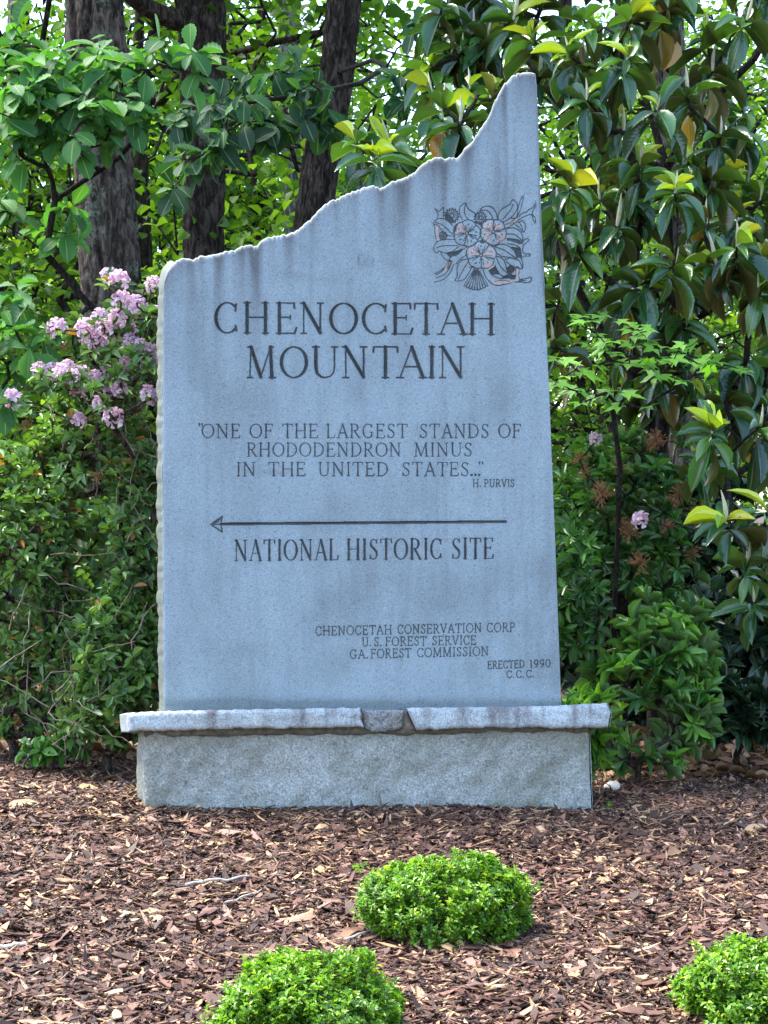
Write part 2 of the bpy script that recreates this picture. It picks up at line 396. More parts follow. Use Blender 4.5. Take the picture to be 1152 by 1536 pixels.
# letters: strokes as (points, weights), x from 0 to the advance width, y from 0 (baseline) to 1
def arc(cx, cy, rx, ry, a0, a1, n=16, lo=.42):
    a = np.radians(np.linspace(a0, a1, n)); w = lo + (1 - lo) * np.abs(np.cos(a)) ** 1.4
    return [(cx + rx * math.cos(q), cy + ry * math.sin(q)) for q in a], list(w)
def ln(*pts, w=1.0): return list(pts), [w] * len(pts) if not isinstance(w, (list, tuple)) else list(w)
t_ = .42
def sf(x, y, h=.1): return ln((x - h, y), (x + h, y), w=t_)
def stem(x, w=1.0, a=0, b=1): return [ln((x, a), (x, b), w=w)] + ([sf(x, a)] if a == 0 else []) + ([sf(x, b)] if b == 1 else [])
GL = {
 'A': (.86, [ln((.1, 0), (.43, 1), w=t_), ln((.43, 1), (.76, 0)), ln((.23, .36), (.64, .36), w=t_), sf(.1, 0, .1), sf(.76, 0, .11)]),
 'C': (.8, [arc(.44, .5, .36, .5, 48, 312), ln((.7, .74), (.72, .95), w=.6), ln((.7, .24), (.73, .08), w=.6)]),
 'D': (.9, stem(.16) + [arc(.3, .5, .5, .5, -78, 78), ln((.16, 1), (.42, .99), w=t_), ln((.16, 0), (.42, .01), w=t_)]),
 'E': (.74, stem(.16) + [ln((.16, 1), (.62, 1), w=t_), ln((.62, 1), (.63, .84), w=.6), ln((.16, .53), (.5, .53), w=t_), ln((.5, .46), (.5, .6), w=t_), ln((.16, 0), (.64, 0), w=t_), ln((.64, 0), (.69, .18), w=.6)]),
 'F': (.7, stem(.16) + [ln((.16, 1), (.62, 1), w=t_), ln((.62, 1), (.63, .84), w=.6), ln((.16, .52), (.5, .52), w=t_), ln((.5, .45), (.5, .6), w=t_)]),
 'G': (.9, [arc(.44, .5, .36, .5, 48, 312), ln((.7, .74), (.72, .95), w=.6), ln((.72, .1), (.72, .4)), sf(.7, .4, .12)]),
 'H': (.94, stem(.16) + stem(.78) + [ln((.16, .52), (.78, .52), w=t_)]),
 'I': (.36, stem(.18)),
 'L': (.7, stem(.16) + [ln((.16, 0), (.6, 0), w=t_), ln((.6, 0), (.65, .2), w=.6)]),
 'M': (1.1, [ln((.14, 0), (.18, 1), w=t_), ln((.18, 1), (.53, .02)), ln((.53, .02), (.88, 1), w=t_), ln((.88, 1), (.93, 0)), sf(.14, 0, .1), sf(.94, 0, .12), sf(.15, 1, .08), sf(.91, 1, .08)]),
 'N': (.94, [ln((.16, 0), (.16, 1), w=t_), ln((.16, 1), (.76, .02)), ln((.76, .02), (.76, 1), w=.55), sf(.16, 0, .1), sf(.12, 1, .08), sf(.76, 1, .11)]),
 'O': (.96, [arc(.48, .5, .41, .5, 0, 360, 30)]),
 'P': (.74, stem(.16) + [arc(.34, .74, .3, .26, -90, 90, 12), ln((.16, 1), (.36, 1), w=t_), ln((.16, .48), (.36, .48), w=t_)]),
 'R': (.82, stem(.16) + [arc(.34, .75, .27, .25, -90, 90, 12), ln((.16, 1), (.36, 1), w=t_), ln((.16, .5), (.38, .5), w=t_), ln((.36, .5), (.7, .0), w=.95), sf(.74, 0, .07)]),
 'S': (.66, [([(.53, .82), (.46, .95), (.33, 1), (.2, .95), (.13, .83), (.14, .7), (.24, .6), (.4, .49), (.52, .37), (.55, .23), (.48, .07), (.33, 0), (.18, .05), (.1, .19)], [.4, .4, .42, .5, .7, .85, 1, 1, 1, .8, .55, .42, .4, .4]), ln((.53, .8), (.54, .97), w=.5), ln((.1, .22), (.09, .03), w=.5)]),
 'T': (.82, [ln((.41, 0), (.41, 1)), sf(.41, 0), ln((.06, 1), (.76, 1), w=t_), ln((.06, 1), (.05, .83), w=.55), ln((.76, 1), (.77, .83), w=.55)]),
 'U': (.9, [ln((.16, 1), (.16, .34)), ([(.16, .34), (.2, .14), (.32, .02), (.45, 0), (.6, .04), (.7, .16), (.73, .34)], [1, .85, .6, .45, .42, .42, .42]), ln((.73, .34), (.73, 1), w=.5), sf(.16, 1), sf(.73, 1, .1)]),
 'V': (.86, [ln((.1, 1), (.43, 0)), ln((.43, 0), (.76, 1), w=t_), sf(.1, 1, .1), sf(.76, 1, .1)]),
 '1': (.4, [ln((.2, 0), (.2, 1)), sf(.2, 0, .1), ln((.2, 1), (.1, .88), w=t_)]),
 '9': (.66, [arc(.33, .7, .24, .3, 0, 360, 20), ([(.57, .7), (.55, .4), (.42, .12), (.2, 0)], [.9, .8, .6, .4])]),
 '0': (.68, [arc(.34, .5, .27, .5, 0, 360, 24)]),
 '.': (.3, [ln((.13, .05), (.13, .07), w=1.7)]),
 '"': (.3, [ln((.06, 1.02), (.08, .86), w=[1.1, .4]), ln((.2, 1.02), (.22, .86), w=[1.1, .4])]),
}
def word(txt, xa, xb, base, cap, T):
    """base: function u -> baseline v"""
    wid = sum(GL[ch][0] for ch in txt) + .1 * (len(txt) - 1)
    sx = (xb - xa) / wid; x = xa
    for ch in txt:
        for pts, ws in GL[ch][1]:
            q = [(x + px * sx, base(x + px * sx) - py * cap) for px, py in pts]
            rr = [max(.66, T * wv * cap / 2 * 1.05) for wv in ws]
            for i in range(len(q) - 1): cut(q[i], q[i + 1], rr[i], rr[i + 1])
        x += (GL[ch][0] + .1) * sx
def bl(x0, v0, x1, v1): return lambda u: v0 + (v1 - v0) * (u - x0) / (x1 - x0)
INS = {1: 'title_lettering', 2: 'quotation_lettering', 3: 'arrow', 4: 'site_lettering', 5: 'credit_lettering', 6: 'flower_carving', 7: 'title_lettering', 8: 'quotation_lettering', 9: 'quotation_lettering', 10: 'attribution_lettering', 11: 'credit_lettering', 12: 'credit_lettering', 13: 'date_lettering', 14: 'initials_lettering'}
cur[0] = 1
b_ = bl(322, 499.5, 741, 501.8); T1 = .112
for ch, xa, xb in zip('CHENOCETAH', (320, 363.5, 411.5, 449, 493, 541, 585, 619.5, 656, 701), (358, 405.5, 447, 488, 538, 583, 621, 659, 701, 744)): word(ch, xa, xb, b_, 45.5, T1)
cur[0] = 7; b_ = bl(370, 566.5, 698, 566.5)
for ch, xa, xb in zip('MOUNTAIN', (369, 419, 466, 511.5, 557.5, 595, 640.5, 656.5), (415, 463, 510, 553.5, 599, 640, 655, 699)): word(ch, xa, xb, b_, 46, T1)
cur[0] = 2
for txt, xa, xb in (('"', 297, 306), ('ONE', 302, 361), ('OF', 374, 410), ('THE', 423, 477.5), ('LARGEST', 489, 612), ('STANDS', 629, 734), ('OF', 747, 782)): word(txt, xa, xb, lambda u: 656.7, 20.5, .1)
cur[0] = 8
for txt, xa, xb in (('RHODODENDRON', 370, 602), ('MINUS', 621, 709)): word(txt, xa, xb, lambda u: 684.4, 20, .1)
cur[0] = 9
for txt, xa, xb in (('IN', 354, 384), ('THE', 402, 459), ('UNITED', 477, 583), ('STATES', 602.5, 704), ('.', 706, 709), ('.', 712, 715), ('.', 717.5, 720.5), ('"', 717, 727)): word(txt, xa, xb, lambda u: 713.8, 20, .1)
cur[0] = 10
for txt, xa, xb in (('H.', 709, 722), ('PURVIS', 726, 772)): word(txt, xa, xb, lambda u: 730.2, 10.8, .1)
cur[0] = 3
cut((332, 786), (758.5, 782.5), 2.1, 2.1)
cut_poly([(318, 786.3), (331, 777.5), (328, 783)], .7)
for a, c in (((316, 786.7), (333.5, 774.8)), ((333.5, 774.8), (331.5, 783)), ((316, 786.7), (333.5, 798)), ((331.5, 788), (333.5, 798)), ((320, 786.7), (332, 786.2))): cut(a, c, .95, .95)
cur[0] = 4
b_ = bl(352, 841, 739, 837.6)
for txt, xa, xb in (('NATIONAL', 351, 508.5), ('HISTORIC', 519.5, 663), ('SITE', 677, 741)): word(txt, xa, xb, b_, 30.3, .11)
cur[0] = 5
b_ = bl(474, 953.2, 772, 947.3)
for txt, xa, xb in (('CHENOCETAH', 473, 588), ('CONSERVATION', 596, 722.5), ('CORP', 730, 773)): word(txt, xa, xb, b_, 13.2, .1)
cur[0] = 11; b_ = bl(544, 969.6, 713, 966.6)
for txt, xa, xb in (('U.', 543, 557.5), ('S.', 561, 573), ('FOREST', 578, 640), ('SERVICE', 648, 714.5)): word(txt, xa, xb, b_, 13.2, .1)
cur[0] = 12; b_ = bl(525, 988, 732, 983.2)
for txt, xa, xb in (('GA.', 524.5, 553), ('FOREST', 556, 617), ('COMMISSION', 625.5, 733)): word(txt, xa, xb, b_, 13.2, .1)
cur[0] = 13; b_ = bl(732, 1003, 825, 1000.6)
for txt, xa, xb in (('ERECTED', 731, 787), ('1990', 794.5, 826)): word(txt, xa, xb, b_, 11.2, .1)
cur[0] = 14
for txt, xa, xb in (('C.', 759.5, 772), ('C.', 774, 786.5), ('C.', 789, 802)): word(txt, xa, xb, bl(760, 1017, 800, 1016), 10.8, .1)
# flower carving, measured on an enlargement (5.236 x) of the stone
cur[0] = 6
K = 5.236
def cv(p): return (620 + p[0] / K, 270 + p[1] / K)
def smooth(pts, n=4):
    p = np.array(pts, float)
    if len(p) < 3: return p
    q = np.vstack([2 * p[0] - p[1], p, 2 * p[-1] - p[-2]]); out = []
    for i in range(1, len(q) - 2):
        for t in np.linspace(0, 1, n, endpoint=False):
            a, b, c, d = q[i - 1], q[i], q[i + 1], q[i + 2]
            out.append(.5 * (2 * b + (c - a) * t + (2 * a - 5 * b + 4 * c - d) * t * t + (3 * b - a - 3 * c + d) * t ** 3))
    out.append(p[-1]); return np.array(out)
def line(*pts, r=.72, sm=True):
    r = r * .82
    q = [cv(p) for p in (smooth(pts) if sm else pts)]
    for a, c in zip(q[:-1], q[1:]): cut(a, c, r, r, 1.5)
def fill(*pts, d=1.6): cut_poly([cv(p) for p in pts], d)
PINK = []
def flower(cx, cy, rx, ry, ph, n=5):
    a = np.linspace(0, 2 * np.pi, 80)
    rr = .9 + .12 * np.abs(np.cos((a - ph) * n / 2))
    line(*[(cx + rx * q * math.cos(b), cy + ry * q * math.sin(b)) for q, b in zip(rr, a)], sm=False, r=.8)
    for i in range(n):
        b = ph + (i + .5) * 2 * math.pi / n
        line((cx + 14 * math.cos(b), cy + 14 * math.sin(b)), (cx + rx * .84 * math.cos(b), cy + ry * .84 * math.sin(b)), r=.8)
        for q, l in ((-.32, .62), (.3, .7)):
            b2 = ph + (i + q) * 2 * math.pi / n
            line((cx + 26 * math.cos(b2), cy + 26 * math.sin(b2)), (cx + rx * l * math.cos(b2), cy + ry * l * math.sin(b2)), r=.62)
        b3 = ph + i * 2 * math.pi / n
        line((cx + rx * .62 * math.cos(b3 - .1), cy + ry * .62 * math.sin(b3 - .1)), (cx + rx * .72 * math.cos(b3), cy + ry * .72 * math.sin(b3)), r=.9)
    line(*[(cx + 13 * math.cos(b), cy + 13 * math.sin(b)) for b in np.linspace(0, 6.28, 10)], sm=False, r=.8)
def puff(cx, cy, r, n):
    a = np.linspace(0, 2 * np.pi, n * 2 + 1)
    line(*[(cx + (r if i % 2 else r * .68) * math.cos(b), cy + (r if i % 2 else r * .68) * math.sin(b)) for i, b in enumerate(a)], sm=False, r=.75)
    for b in np.linspace(0, 2 * np.pi, n, endpoint=False):
        line((cx + r * .2 * math.cos(b), cy + r * .2 * math.sin(b)), (cx + r * .62 * math.cos(b), cy + r * .62 * math.sin(b)), r=.55)
fill((260, 578), (335, 560), (395, 540), (345, 590), (285, 605)); fill((700, 765), (760, 752), (800, 700), (770, 668), (735, 690), (745, 740)); fill((770, 525), (835, 535), (855, 605), (812, 612), (795, 560))
fill((590, 715), (640, 680), (668, 740), (630, 745)); fill((690, 770), (800, 745), (803, 772), (735, 772)); fill((280, 625), (305, 640), (285, 690), (262, 700)); fill((320, 370), (350, 350), (335, 400), (310, 420), d=1.1); fill((475, 330), (535, 335), (540, 380), (520, 350), d=1.1); fill((255, 250), (330, 330), (300, 340), (250, 290), d=.8)
fill((735, 462), (830, 468), (865, 500), (800, 490), d=1.0); fill((520, 480), (545, 470), (560, 495), (530, 500), d=1.2)
flower(420, 420, 108, 106, -1.35); flower(627, 408, 104, 104, -.9); flower(532, 592, 118, 110, -1.57)
PINK += [[(340, 360), (400, 330), (415, 410), (335, 430)], [(545, 340), (620, 320), (625, 400), (550, 420)], [(560, 425), (620, 420), (600, 490), (550, 480)], [(650, 420), (720, 410), (715, 480), (655, 490)], [(425, 540), (480, 510), (525, 590), (430, 600)], [(545, 560), (620, 530), (650, 600), (550, 610)], [(545, 640), (620, 640), (620, 695), (560, 690)], [(640, 335), (700, 350), (690, 390), (640, 395)],
         [(560, 740), (640, 790), (720, 790), (800, 780), (800, 810), (640, 820)], [(740, 345), (815, 300), (820, 315), (745, 370)], [(170, 365), (205, 370), (205, 480), (180, 480)], [(805, 700), (830, 700), (830, 780), (805, 780)], [(260, 640), (300, 640), (260, 720), (240, 720)]]
PINK[:] = [[cv(p) for p in q] for q in PINK]
for q in (
 [(385, 310), (362, 262), (365, 220), (385, 192), (412, 182), (425, 218), (458, 246), (482, 262), (490, 300)], [(412, 185), (400, 238), (410, 280), (432, 312)],
 [(520, 242), (545, 214), (590, 205), (630, 225), (655, 270), (660, 315)], [(520, 242), (570, 237), (605, 262), (625, 315)],
 [(665, 320), (668, 270), (698, 225), (755, 195), (780, 155), (812, 180), (818, 220), (792, 270), (745, 310), (700, 335)], [(785, 190), (762, 240), (700, 312)],
 [(822, 335), (858, 320), (880, 350), (876, 395), (858, 412)], [(800, 350), (838, 378), (858, 408)], [(835, 335), (852, 365), (860, 395)],
 [(735, 385), (780, 375), (830, 395), (858, 440), (854, 486), (818, 470), (770, 462), (735, 460)], [(738, 425), (800, 430), (850, 472)],
 [(635, 522), (690, 504), (750, 520), (795, 560), (810, 622), (760, 608), (700, 602), (650, 572)], [(642, 527), (715, 552), (803, 612)],
 [(720, 625), (770, 612), (830, 632), (860, 692), (856, 640), (832, 592)], [(728, 640), (780, 678), (856, 698)],
 [(650, 600), (692, 612), (720, 650), (738, 720), (772, 750), (705, 757), (665, 720), (640, 670)], [(652, 612), (692, 690), (765, 750)],
 [(440, 622), (380, 630), (345, 680), (345, 750), (328, 792), (390, 786), (430, 740), (456, 690)], [(430, 640), (395, 700), (352, 780)],
 [(320, 442), (260, 432), (212, 382), (180, 346), (158, 356), (170, 320), (210, 302), (262, 312), (310, 360)], [(175, 330), (238, 360), (312, 430)],
 [(355, 522), (310, 560), (250, 574), (202, 560), (180, 575), (160, 540), (176, 500), (220, 472), (330, 465)], [(185, 532), (240, 516), (345, 516)],
 [(170, 360), (170, 415), (185, 490)], [(205, 365), (200, 410), (212, 440)],
 [(440, 690), (470, 680), (480, 700), (455, 740)]): line(*q)
for q in ([(818, 290), (845, 220), (866, 135), (850, 140), (822, 225), (815, 285), (780, 322), (725, 352)], [(725, 382), (790, 345), (840, 305), (880, 285), (925, 270), (945, 320), (960, 332), (958, 300), (935, 262), (965, 190), (955, 190), (940, 215), (905, 235), (893, 250), (850, 265), (832, 287)],
 [(735, 470), (790, 480), (840, 502), (880, 465), (908, 465), (893, 490), (865, 515), (860, 560), (875, 578), (915, 580), (910, 598), (868, 600), (850, 625)], [(740, 500), (800, 510), (840, 540), (848, 600)],
 [(545, 705), (578, 775), (640, 825), (720, 820), (800, 800), (905, 805), (930, 775), (915, 765), (880, 775), (830, 775), (830, 692), (805, 690), (802, 775), (740, 770), (690, 775), (640, 760), (600, 730)], [(640, 800), (690, 790), (760, 795)], [(830, 790), (880, 790)],
 [(215, 570), (237, 612), (266, 632), (257, 670), (215, 712), (165, 737)], [(165, 802), (230, 785), (280, 740), (318, 662)], [(430, 522), (360, 562), (290, 612), (275, 650)], [(430, 585), (380, 612), (335, 660)], [(285, 690), (240, 745), (180, 768)], [(175, 745), (215, 725), (240, 700)],
 [(170, 225), (195, 270), (190, 297)], [(170, 225), (205, 247), (238, 212), (234, 290)], [(770, 300), (810, 300)], [(745, 350), (790, 335)]): line(*q)
puff(303, 278, 60, 15); puff(527, 297, 52, 14); puff(232, 438, 36, 11)
for a in np.linspace(-.62, .62, 9):
    x1, y1 = 492 + 150 * math.sin(a) * .95, 705 + 155 * math.cos(a)
    line((492 + 26 * a, 705), (x1 - 9, y1 - 6), (x1, y1), (x1 + 9, y1 - 8), (492 + 26 * a + 8, 715), r=.6)

# colours of the weathering carried by the face
STN = np.zeros(U.shape); topv = np.concatenate([np.repeat(top[None], NT, 0), np.repeat(top[None], NB, 0)])
below = V - topv
z0 = np.zeros_like(U)
streak = np.clip(fbm(np.stack([U * .055, z0, z0], -1), 11, 4) * 2.2 - .75, 0, 1)
Ls = 16 + 90 * vn(np.stack([U * .04, z0 + 3, z0], -1), 21)
wob = U + 6 * (vn(np.stack([U * .05, V * .03, z0], -1), 5) - .5)
STN += streak * np.exp(-np.maximum(below, 0) / Ls) * .75
STN += .8 * np.exp(-np.maximum(below, 0) / 5.0)
for su, sw, L0, st in ((289, 6, 120, .55), (303, 5, 60, .4), (331, 7, 38, .45), (362, 6, 55, .5), (383, 8, 90, .65), (433, 7, 40, .4), (505, 6, 60, .35), (668, 6, 80, .75), (652, 5, 40, .4), (747, 3, 190, .55), (740, 3, 170, .4), (757, 4, 200, .5), (771, 3, 190, .45), (700, 9, 110, .4), (605, 9, 60, .35), (570, 5, 50, .45)):
    STN += st * np.exp(-((wob - su) / sw) ** 2) * np.exp(-np.maximum(below, 0) / L0) * (below > 0) * np.where(sw == 3, np.clip((below - 55) / 60, 0, 1), 1)
for su, sv, sw, sh, st in ((545, 392, 12, 13, .35), (538, 388, 1.2, 9, .6), (560, 392, 1.5, 8, .45), (590, 395, 9, 14, .3), (400, 330, 1, 1, 0), (410, 708, 26, 5, .3), (535, 585, 14, 26, .25), (760, 300, 5, 30, .2), (480, 420, 40, 6, .15), (440, 412, 24, 5, .2)):
    STN += st * np.exp(-((U - su) / sw) ** 2 - ((V - sv) / sh) ** 2)
STN *= 1.1
STN += .16 * np.clip(fbm(np.stack([U * .09, V * .008, z0], -1), 31, 3) * 3 - 1.4, 0, 1)
BAND = np.exp(-((V - 1057) / 9.0) ** 2) * (.45 + .8 * fbm(np.stack([U * .03, V * .05, z0], -1), 41, 3)) + .25 * np.exp(-((V - 975) / 14) ** 2) * np.exp(-((U - 375) / 34) ** 2)
BAND += np.clip((V - 1040) / 40, 0, 1) * .5
def blur(a, k):
    for ax in (0, 1):
        c = np.cumsum(np.concatenate([np.repeat(a.take([0], ax), k + 1, ax), a, np.repeat(a.take([-1], ax), k, ax)], ax), ax)
        n_ = a.shape[ax]; a = (c.take(range(2 * k + 1, 2 * k + 1 + n_), ax) - c.take(range(n_), ax)) / (2 * k + 1)
    return a
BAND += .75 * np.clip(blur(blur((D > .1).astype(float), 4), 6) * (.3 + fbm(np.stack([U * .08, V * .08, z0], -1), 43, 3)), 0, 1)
BAND += .45 * np.clip(fbm(np.stack([U * .012, V * .01, z0], -1), 45, 4) * 3.2 - 1.6, 0, 1)
PK = np.zeros(U.shape)
for q in PINK: PK = np.maximum(PK, inside(q, U, V) * .42)
PK *= .5 + .8 * fbm(np.stack([U * .25, V * .25, z0], -1), 51, 2)
CF = np.stack([np.clip(STN, 0, 1), np.clip(BAND, 0, 1), PK, z0], -1)
REL = (fbm(np.stack([U * .01, V * .01, z0], -1), 61, 3) - .5) * .006          # the sawn face is not quite flat
edge = np.minimum(below, np.minimum(U - np.interp(V, LE_V, LE_U), 99))
for fx, fy, fr in ((420, 420, 100), (627, 408, 98), (532, 592, 108)):
    ca = cv((fx, fy)); REL = REL - .006 * np.exp(-(((U - ca[0]) ** 2 + (V - ca[1]) ** 2) / (fr / K) ** 2) ** 2) * (.4 + .6 * np.minimum(1, ((U - ca[0]) ** 2 + (V - ca[1]) ** 2) / (fr / K * .5) ** 2))
REL = REL + .007 * np.exp(-np.maximum(edge, 0) / 3.0)                         # bruised arrises
PW = SP(U, V) + NIN * (D / 450.0 + REL)[..., None]
m_granite = m_stone('granite_sawn', (.185, .235, .262), (.315, .39, .425), (.78, .79, .8), .6, 1.5)
m_letter = m_stone('granite_engraved', (.028, .034, .038), (.115, .14, .155), (.5, .5, .5), .9, 1.2)
m_rough = m_stone('granite_rough', (.185, .195, .19), (.47, .485, .455), (.66, .65, .56), .7, .8, .006)
m_cap = m_stone('granite_cap', (.25, .285, .30), (.54, .60, .62), (.66, .64, .62), .6, .9, .003)
NR = NT + NB
fi = (np.arange(NR - 1)[:, None] * NC + np.arange(NC - 1)[None])
quads = np.stack([fi + NC, fi + NC + 1, fi + 1, fi], -1).reshape(-1, 4)
Dm = D.ravel()[quads]; gm = GID.ravel()[quads]
gq = np.where(Dm.mean(1) > .12, gm[np.arange(len(gm)), Dm.argmax(1)], 0)
pts = PW.reshape(-1, 3); cols = CF.reshape(-1, 4)
def sub(geo, q):
    use, inv = np.unique(q.ravel(), return_inverse=True)
    geo.add(pts[use], [inv.reshape(-1, 4)], cols[use]); return use
base_pt = SP(560, 1212, .1); base_pt[2] = float(gz(base_pt[0], base_pt[1]))
mon = thing('stone_monument', 'tall grey granite monument with jagged sloping top, engraved lettering and two-tier base', 'monument', base_pt)
g = Geo(); sub(g, quads[gq == 0])
def rim(geo, loopU, loopV, out, rings, off0, rough, lich, seed):
    """closes a face backwards: loop of pixel points, outward unit vectors, rings of (depth, outset px)"""
    n = len(loopU); prev = None; k0 = None; Vs = []; Cs = []
    for ri, (dep, ex) in enumerate(rings):
        q = np.stack([loopU * .07, loopV * .07, np.full(n, dep * 30.)], -1)
        e = np.asarray(ex) * (1 + rough * 2 * (fbm(q, seed, 3) - .5)) + rough * 2.0 * (vn(q * 4, seed + 9) - .5) * (ri > 0)
        Vs.append(SP(loopU + out[:, 0] * e, loopV + out[:, 1] * e, off0 + dep)); Cs.append(np.stack([np.zeros(n), np.zeros(n), np.zeros(n), lich * (np.full(n, 1 if ri else .55))], -1))
    r = len(rings); i = np.arange(r - 1)[:, None]; j = np.arange(n)[None]; j2 = (j + 1) % n
    f = np.stack([i * n + j, (i + 1) * n + j, (i + 1) * n + j2, i * n + j2], -1).reshape(-1, 4)
    geo.add(np.array(Vs), [f, np.array([[(r - 1) * n + q for q in range(n)]])], np.array(Cs))
lu = np.concatenate([U[0, ::3], U[1:, -1][::4], U[-1, ::-3], U[1:-1, 0][::-4]]); lv = np.concatenate([V[0, ::3], V[1:, -1][::4], V[-1, ::-3], V[1:-1, 0][::-4]])
n1, n2, n3 = len(U[0, ::3]), len(U[1:, -1][::4]), len(U[-1, ::-3])
side = np.concatenate([np.zeros(n1), np.ones(n2), np.full(n3, 2), np.full(len(lu) - n1 - n2 - n3, 3)])
tu = np.roll(lu, -1) - np.roll(lu, 1); tv = np.roll(lv, -1) - np.roll(lv, 1); L = np.hypot(tu, tv) + 1e-9
outv = np.stack([tv / L, -tu / L], -1)
wl = (side == 3) * 1.0 + (side == 0) * (lu < 262) * 1.0
k_ = np.where(side == 0, 1.0, np.where(side == 3, 1.0, .25))
rim(g, lu, lv, outv, [(.0072, -.35 * k_), (.018, wl * 2.0 + k_ * .5), (.035, wl * 4.0 + k_ * .9), (.06, wl * 6.0 + k_ * 1.0), (.10, wl * 7.0 + k_), (.15, wl * 6.5 + k_ * .5), (.2, wl * 5.0)], 0.0, .35, .45 + .5 * wl, 71)
slab = part(g, 'slab', m_granite, mon)
for gi, nm in INS.items():
    g = Geo(); sub(g, quads[gq == gi])
    o = g.build(nm, m_letter); o.parent = slab
# base and cap stones: faces given by their upper and lower edges
def stone(name, mat, tope, bote, left, right, off, thick, rings, seed, parent, stain=None, nv=26, step=2.0, rough=.35, reliefm=.008, lich=.5):
    """tope/bote: edges as (u, v) polylines; left/right: (v-fraction -> du) jitters"""
    tu_, tv_ = np.array(tope).T; bu_, bv_ = np.array(bote).T
    n = int((tu_[-1] - tu_[0]) / step) + 2; s_ = np.linspace(0, 1, n); f_ = np.linspace(0, 1, nv)
    Ut_ = tu_[0] + s_ * (tu_[-1] - tu_[0]); Ub_ = bu_[0] + s_ * (bu_[-1] - bu_[0])
    Vt_ = np.interp(Ut_, tu_, tv_) + (fbm(np.stack([Ut_ * .15, Ut_ * 0, Ut_ * 0], -1), seed, 3) - .5) * 2.6
    Vb_ = np.interp(Ub_, bu_, bv_) + (fbm(np.stack([Ub_ * .09, Ub_ * 0, Ub_ * 0 + 5], -1), seed, 4) - .5) * 4.5
    UU = Ut_[None] + (Ub_ - Ut_)[None] * f_[:, None]; VV = Vt_[None] + (Vb_ - Vt_)[None] * f_[:, None]
    UU = UU + np.interp(f_, *np.array(left).T)[:, None] * (1 - s_)[None] + np.interp(f_, *np.array(right).T)[:, None] * s_[None]
    zz = np.zeros_like(UU)
    rel = (fbm(np.stack([UU * .03, VV * .03, zz], -1), seed + 3, 4) - .5) * reliefm * 2
    e_ = np.minimum(np.minimum(f_ * (VV[-1] - VV[0]).mean(), (1 - f_) * (VV[-1] - VV[0]).mean())[:, None], np.minimum(UU - UU[:, :1], UU[:, -1:] - UU))
    rel = rel + .012 * np.exp(-e_ / 2.5)
    pw = SP(UU, VV, off) + NIN * rel[..., None]
    cc = np.zeros(UU.shape + (4,))
    if stain: stain(UU, VV, f_, cc)
    geo = Geo(); a = np.arange(nv - 1)[:, None] * n + np.arange(n - 1)[None]
    geo.add(pw, [np.stack([a + n, a + n + 1, a + 1, a], -1).reshape(-1, 4)], cc)
    lu = np.concatenate([UU[0], UU[1:, -1], UU[-1, ::-1][1:], UU[1:-1, 0][::-1]]); lv = np.concatenate([VV[0], VV[1:, -1], VV[-1, ::-1][1:], VV[1:-1, 0][::-1]])
    lr = np.concatenate([rel[0], rel[1:, -1], rel[-1, ::-1][1:], rel[1:-1, 0][::-1]])
    tu = np.roll(lu, -1) - np.roll(lu, 1); tv = np.roll(lv, -1) - np.roll(lv, 1); L = np.hypot(tu, tv) + 1e-9
    out = np.stack([tv / L, -tu / L], -1)
    isl = (out[:, 0] < -.7) * 1.0
    rr = [(lr, 0 * isl)] + [(d, e * np.where(out[:, 0] < -.7, el, 1.0)) for d, e, el in rings]
    Vs = []; Cs = []; nn = len(lu)
    for ri, (dep, ex) in enumerate(rr):
        dd = np.broadcast_to(dep, (nn,)); q = np.stack([lu * .07, lv * .07, dd * 30.], -1)
        e = ex + (ri > 0) * rough * 9.0 * (fbm(q, seed + 7, 3) - .5) * np.where(np.abs(out[:, 0]) > .5, 1, .25)
        Vs.append(SP(lu + out[:, 0] * e, lv + out[:, 1] * e, off + dd)); Cs.append(np.tile([0, 0, 0, lich if ri else 0], (nn, 1)))
    r = len(rr); i = np.arange(r - 1)[:, None]; j = np.arange(nn)[None]; j2 = (j + 1) % nn
    geo.add(np.array(Vs), [np.stack([i * nn + j, (i + 1) * nn + j, (i + 1) * nn + j2, i * nn + j2], -1).reshape(-1, 4), np.array([[(r - 1) * nn + q for q in range(nn)]])], np.array(Cs))
    return part(geo, name, mat, parent)
def cap_stain(UU, VV, f_, cc):
    st = 0
    for su, sw, a in ((455, 4, .75), (445, 9, .35), (313, 7, .6), (322, 5, .55), (340, 3, .3), (500, 8, .55), (490, 3, .5), (694, 9, .55), (740, 9, .8), (758, 12, .6), (776, 5, .6), (790, 9, .5), (815, 3, .3), (862, 5, .6), (886, 3, .4), (400, 9, .25), (268, 6, .2), (640, 8, .3), (530, 5, .4)):
        st = st + a * np.exp(-((UU - su) / sw) ** 2) * np.clip(1.15 - f_[:, None] * (.6 + .5 * vn(np.stack([UU * .3, UU * 0, UU * 0], -1), 3)), 0, 1)
    cc[..., 1] = np.clip(fbm(np.stack([UU * .05, VV * .12, UU * 0], -1), 88, 3) * 2.4 - 1.0, 0, 1) * .5; cc[..., 0] = np.clip(st * (1.15 + .7 * fbm(np.stack([UU * .3, VV * .1, UU * 0], -1), 8, 2)) + .2 * np.exp(-f_[:, None] * 9), 0, 1)
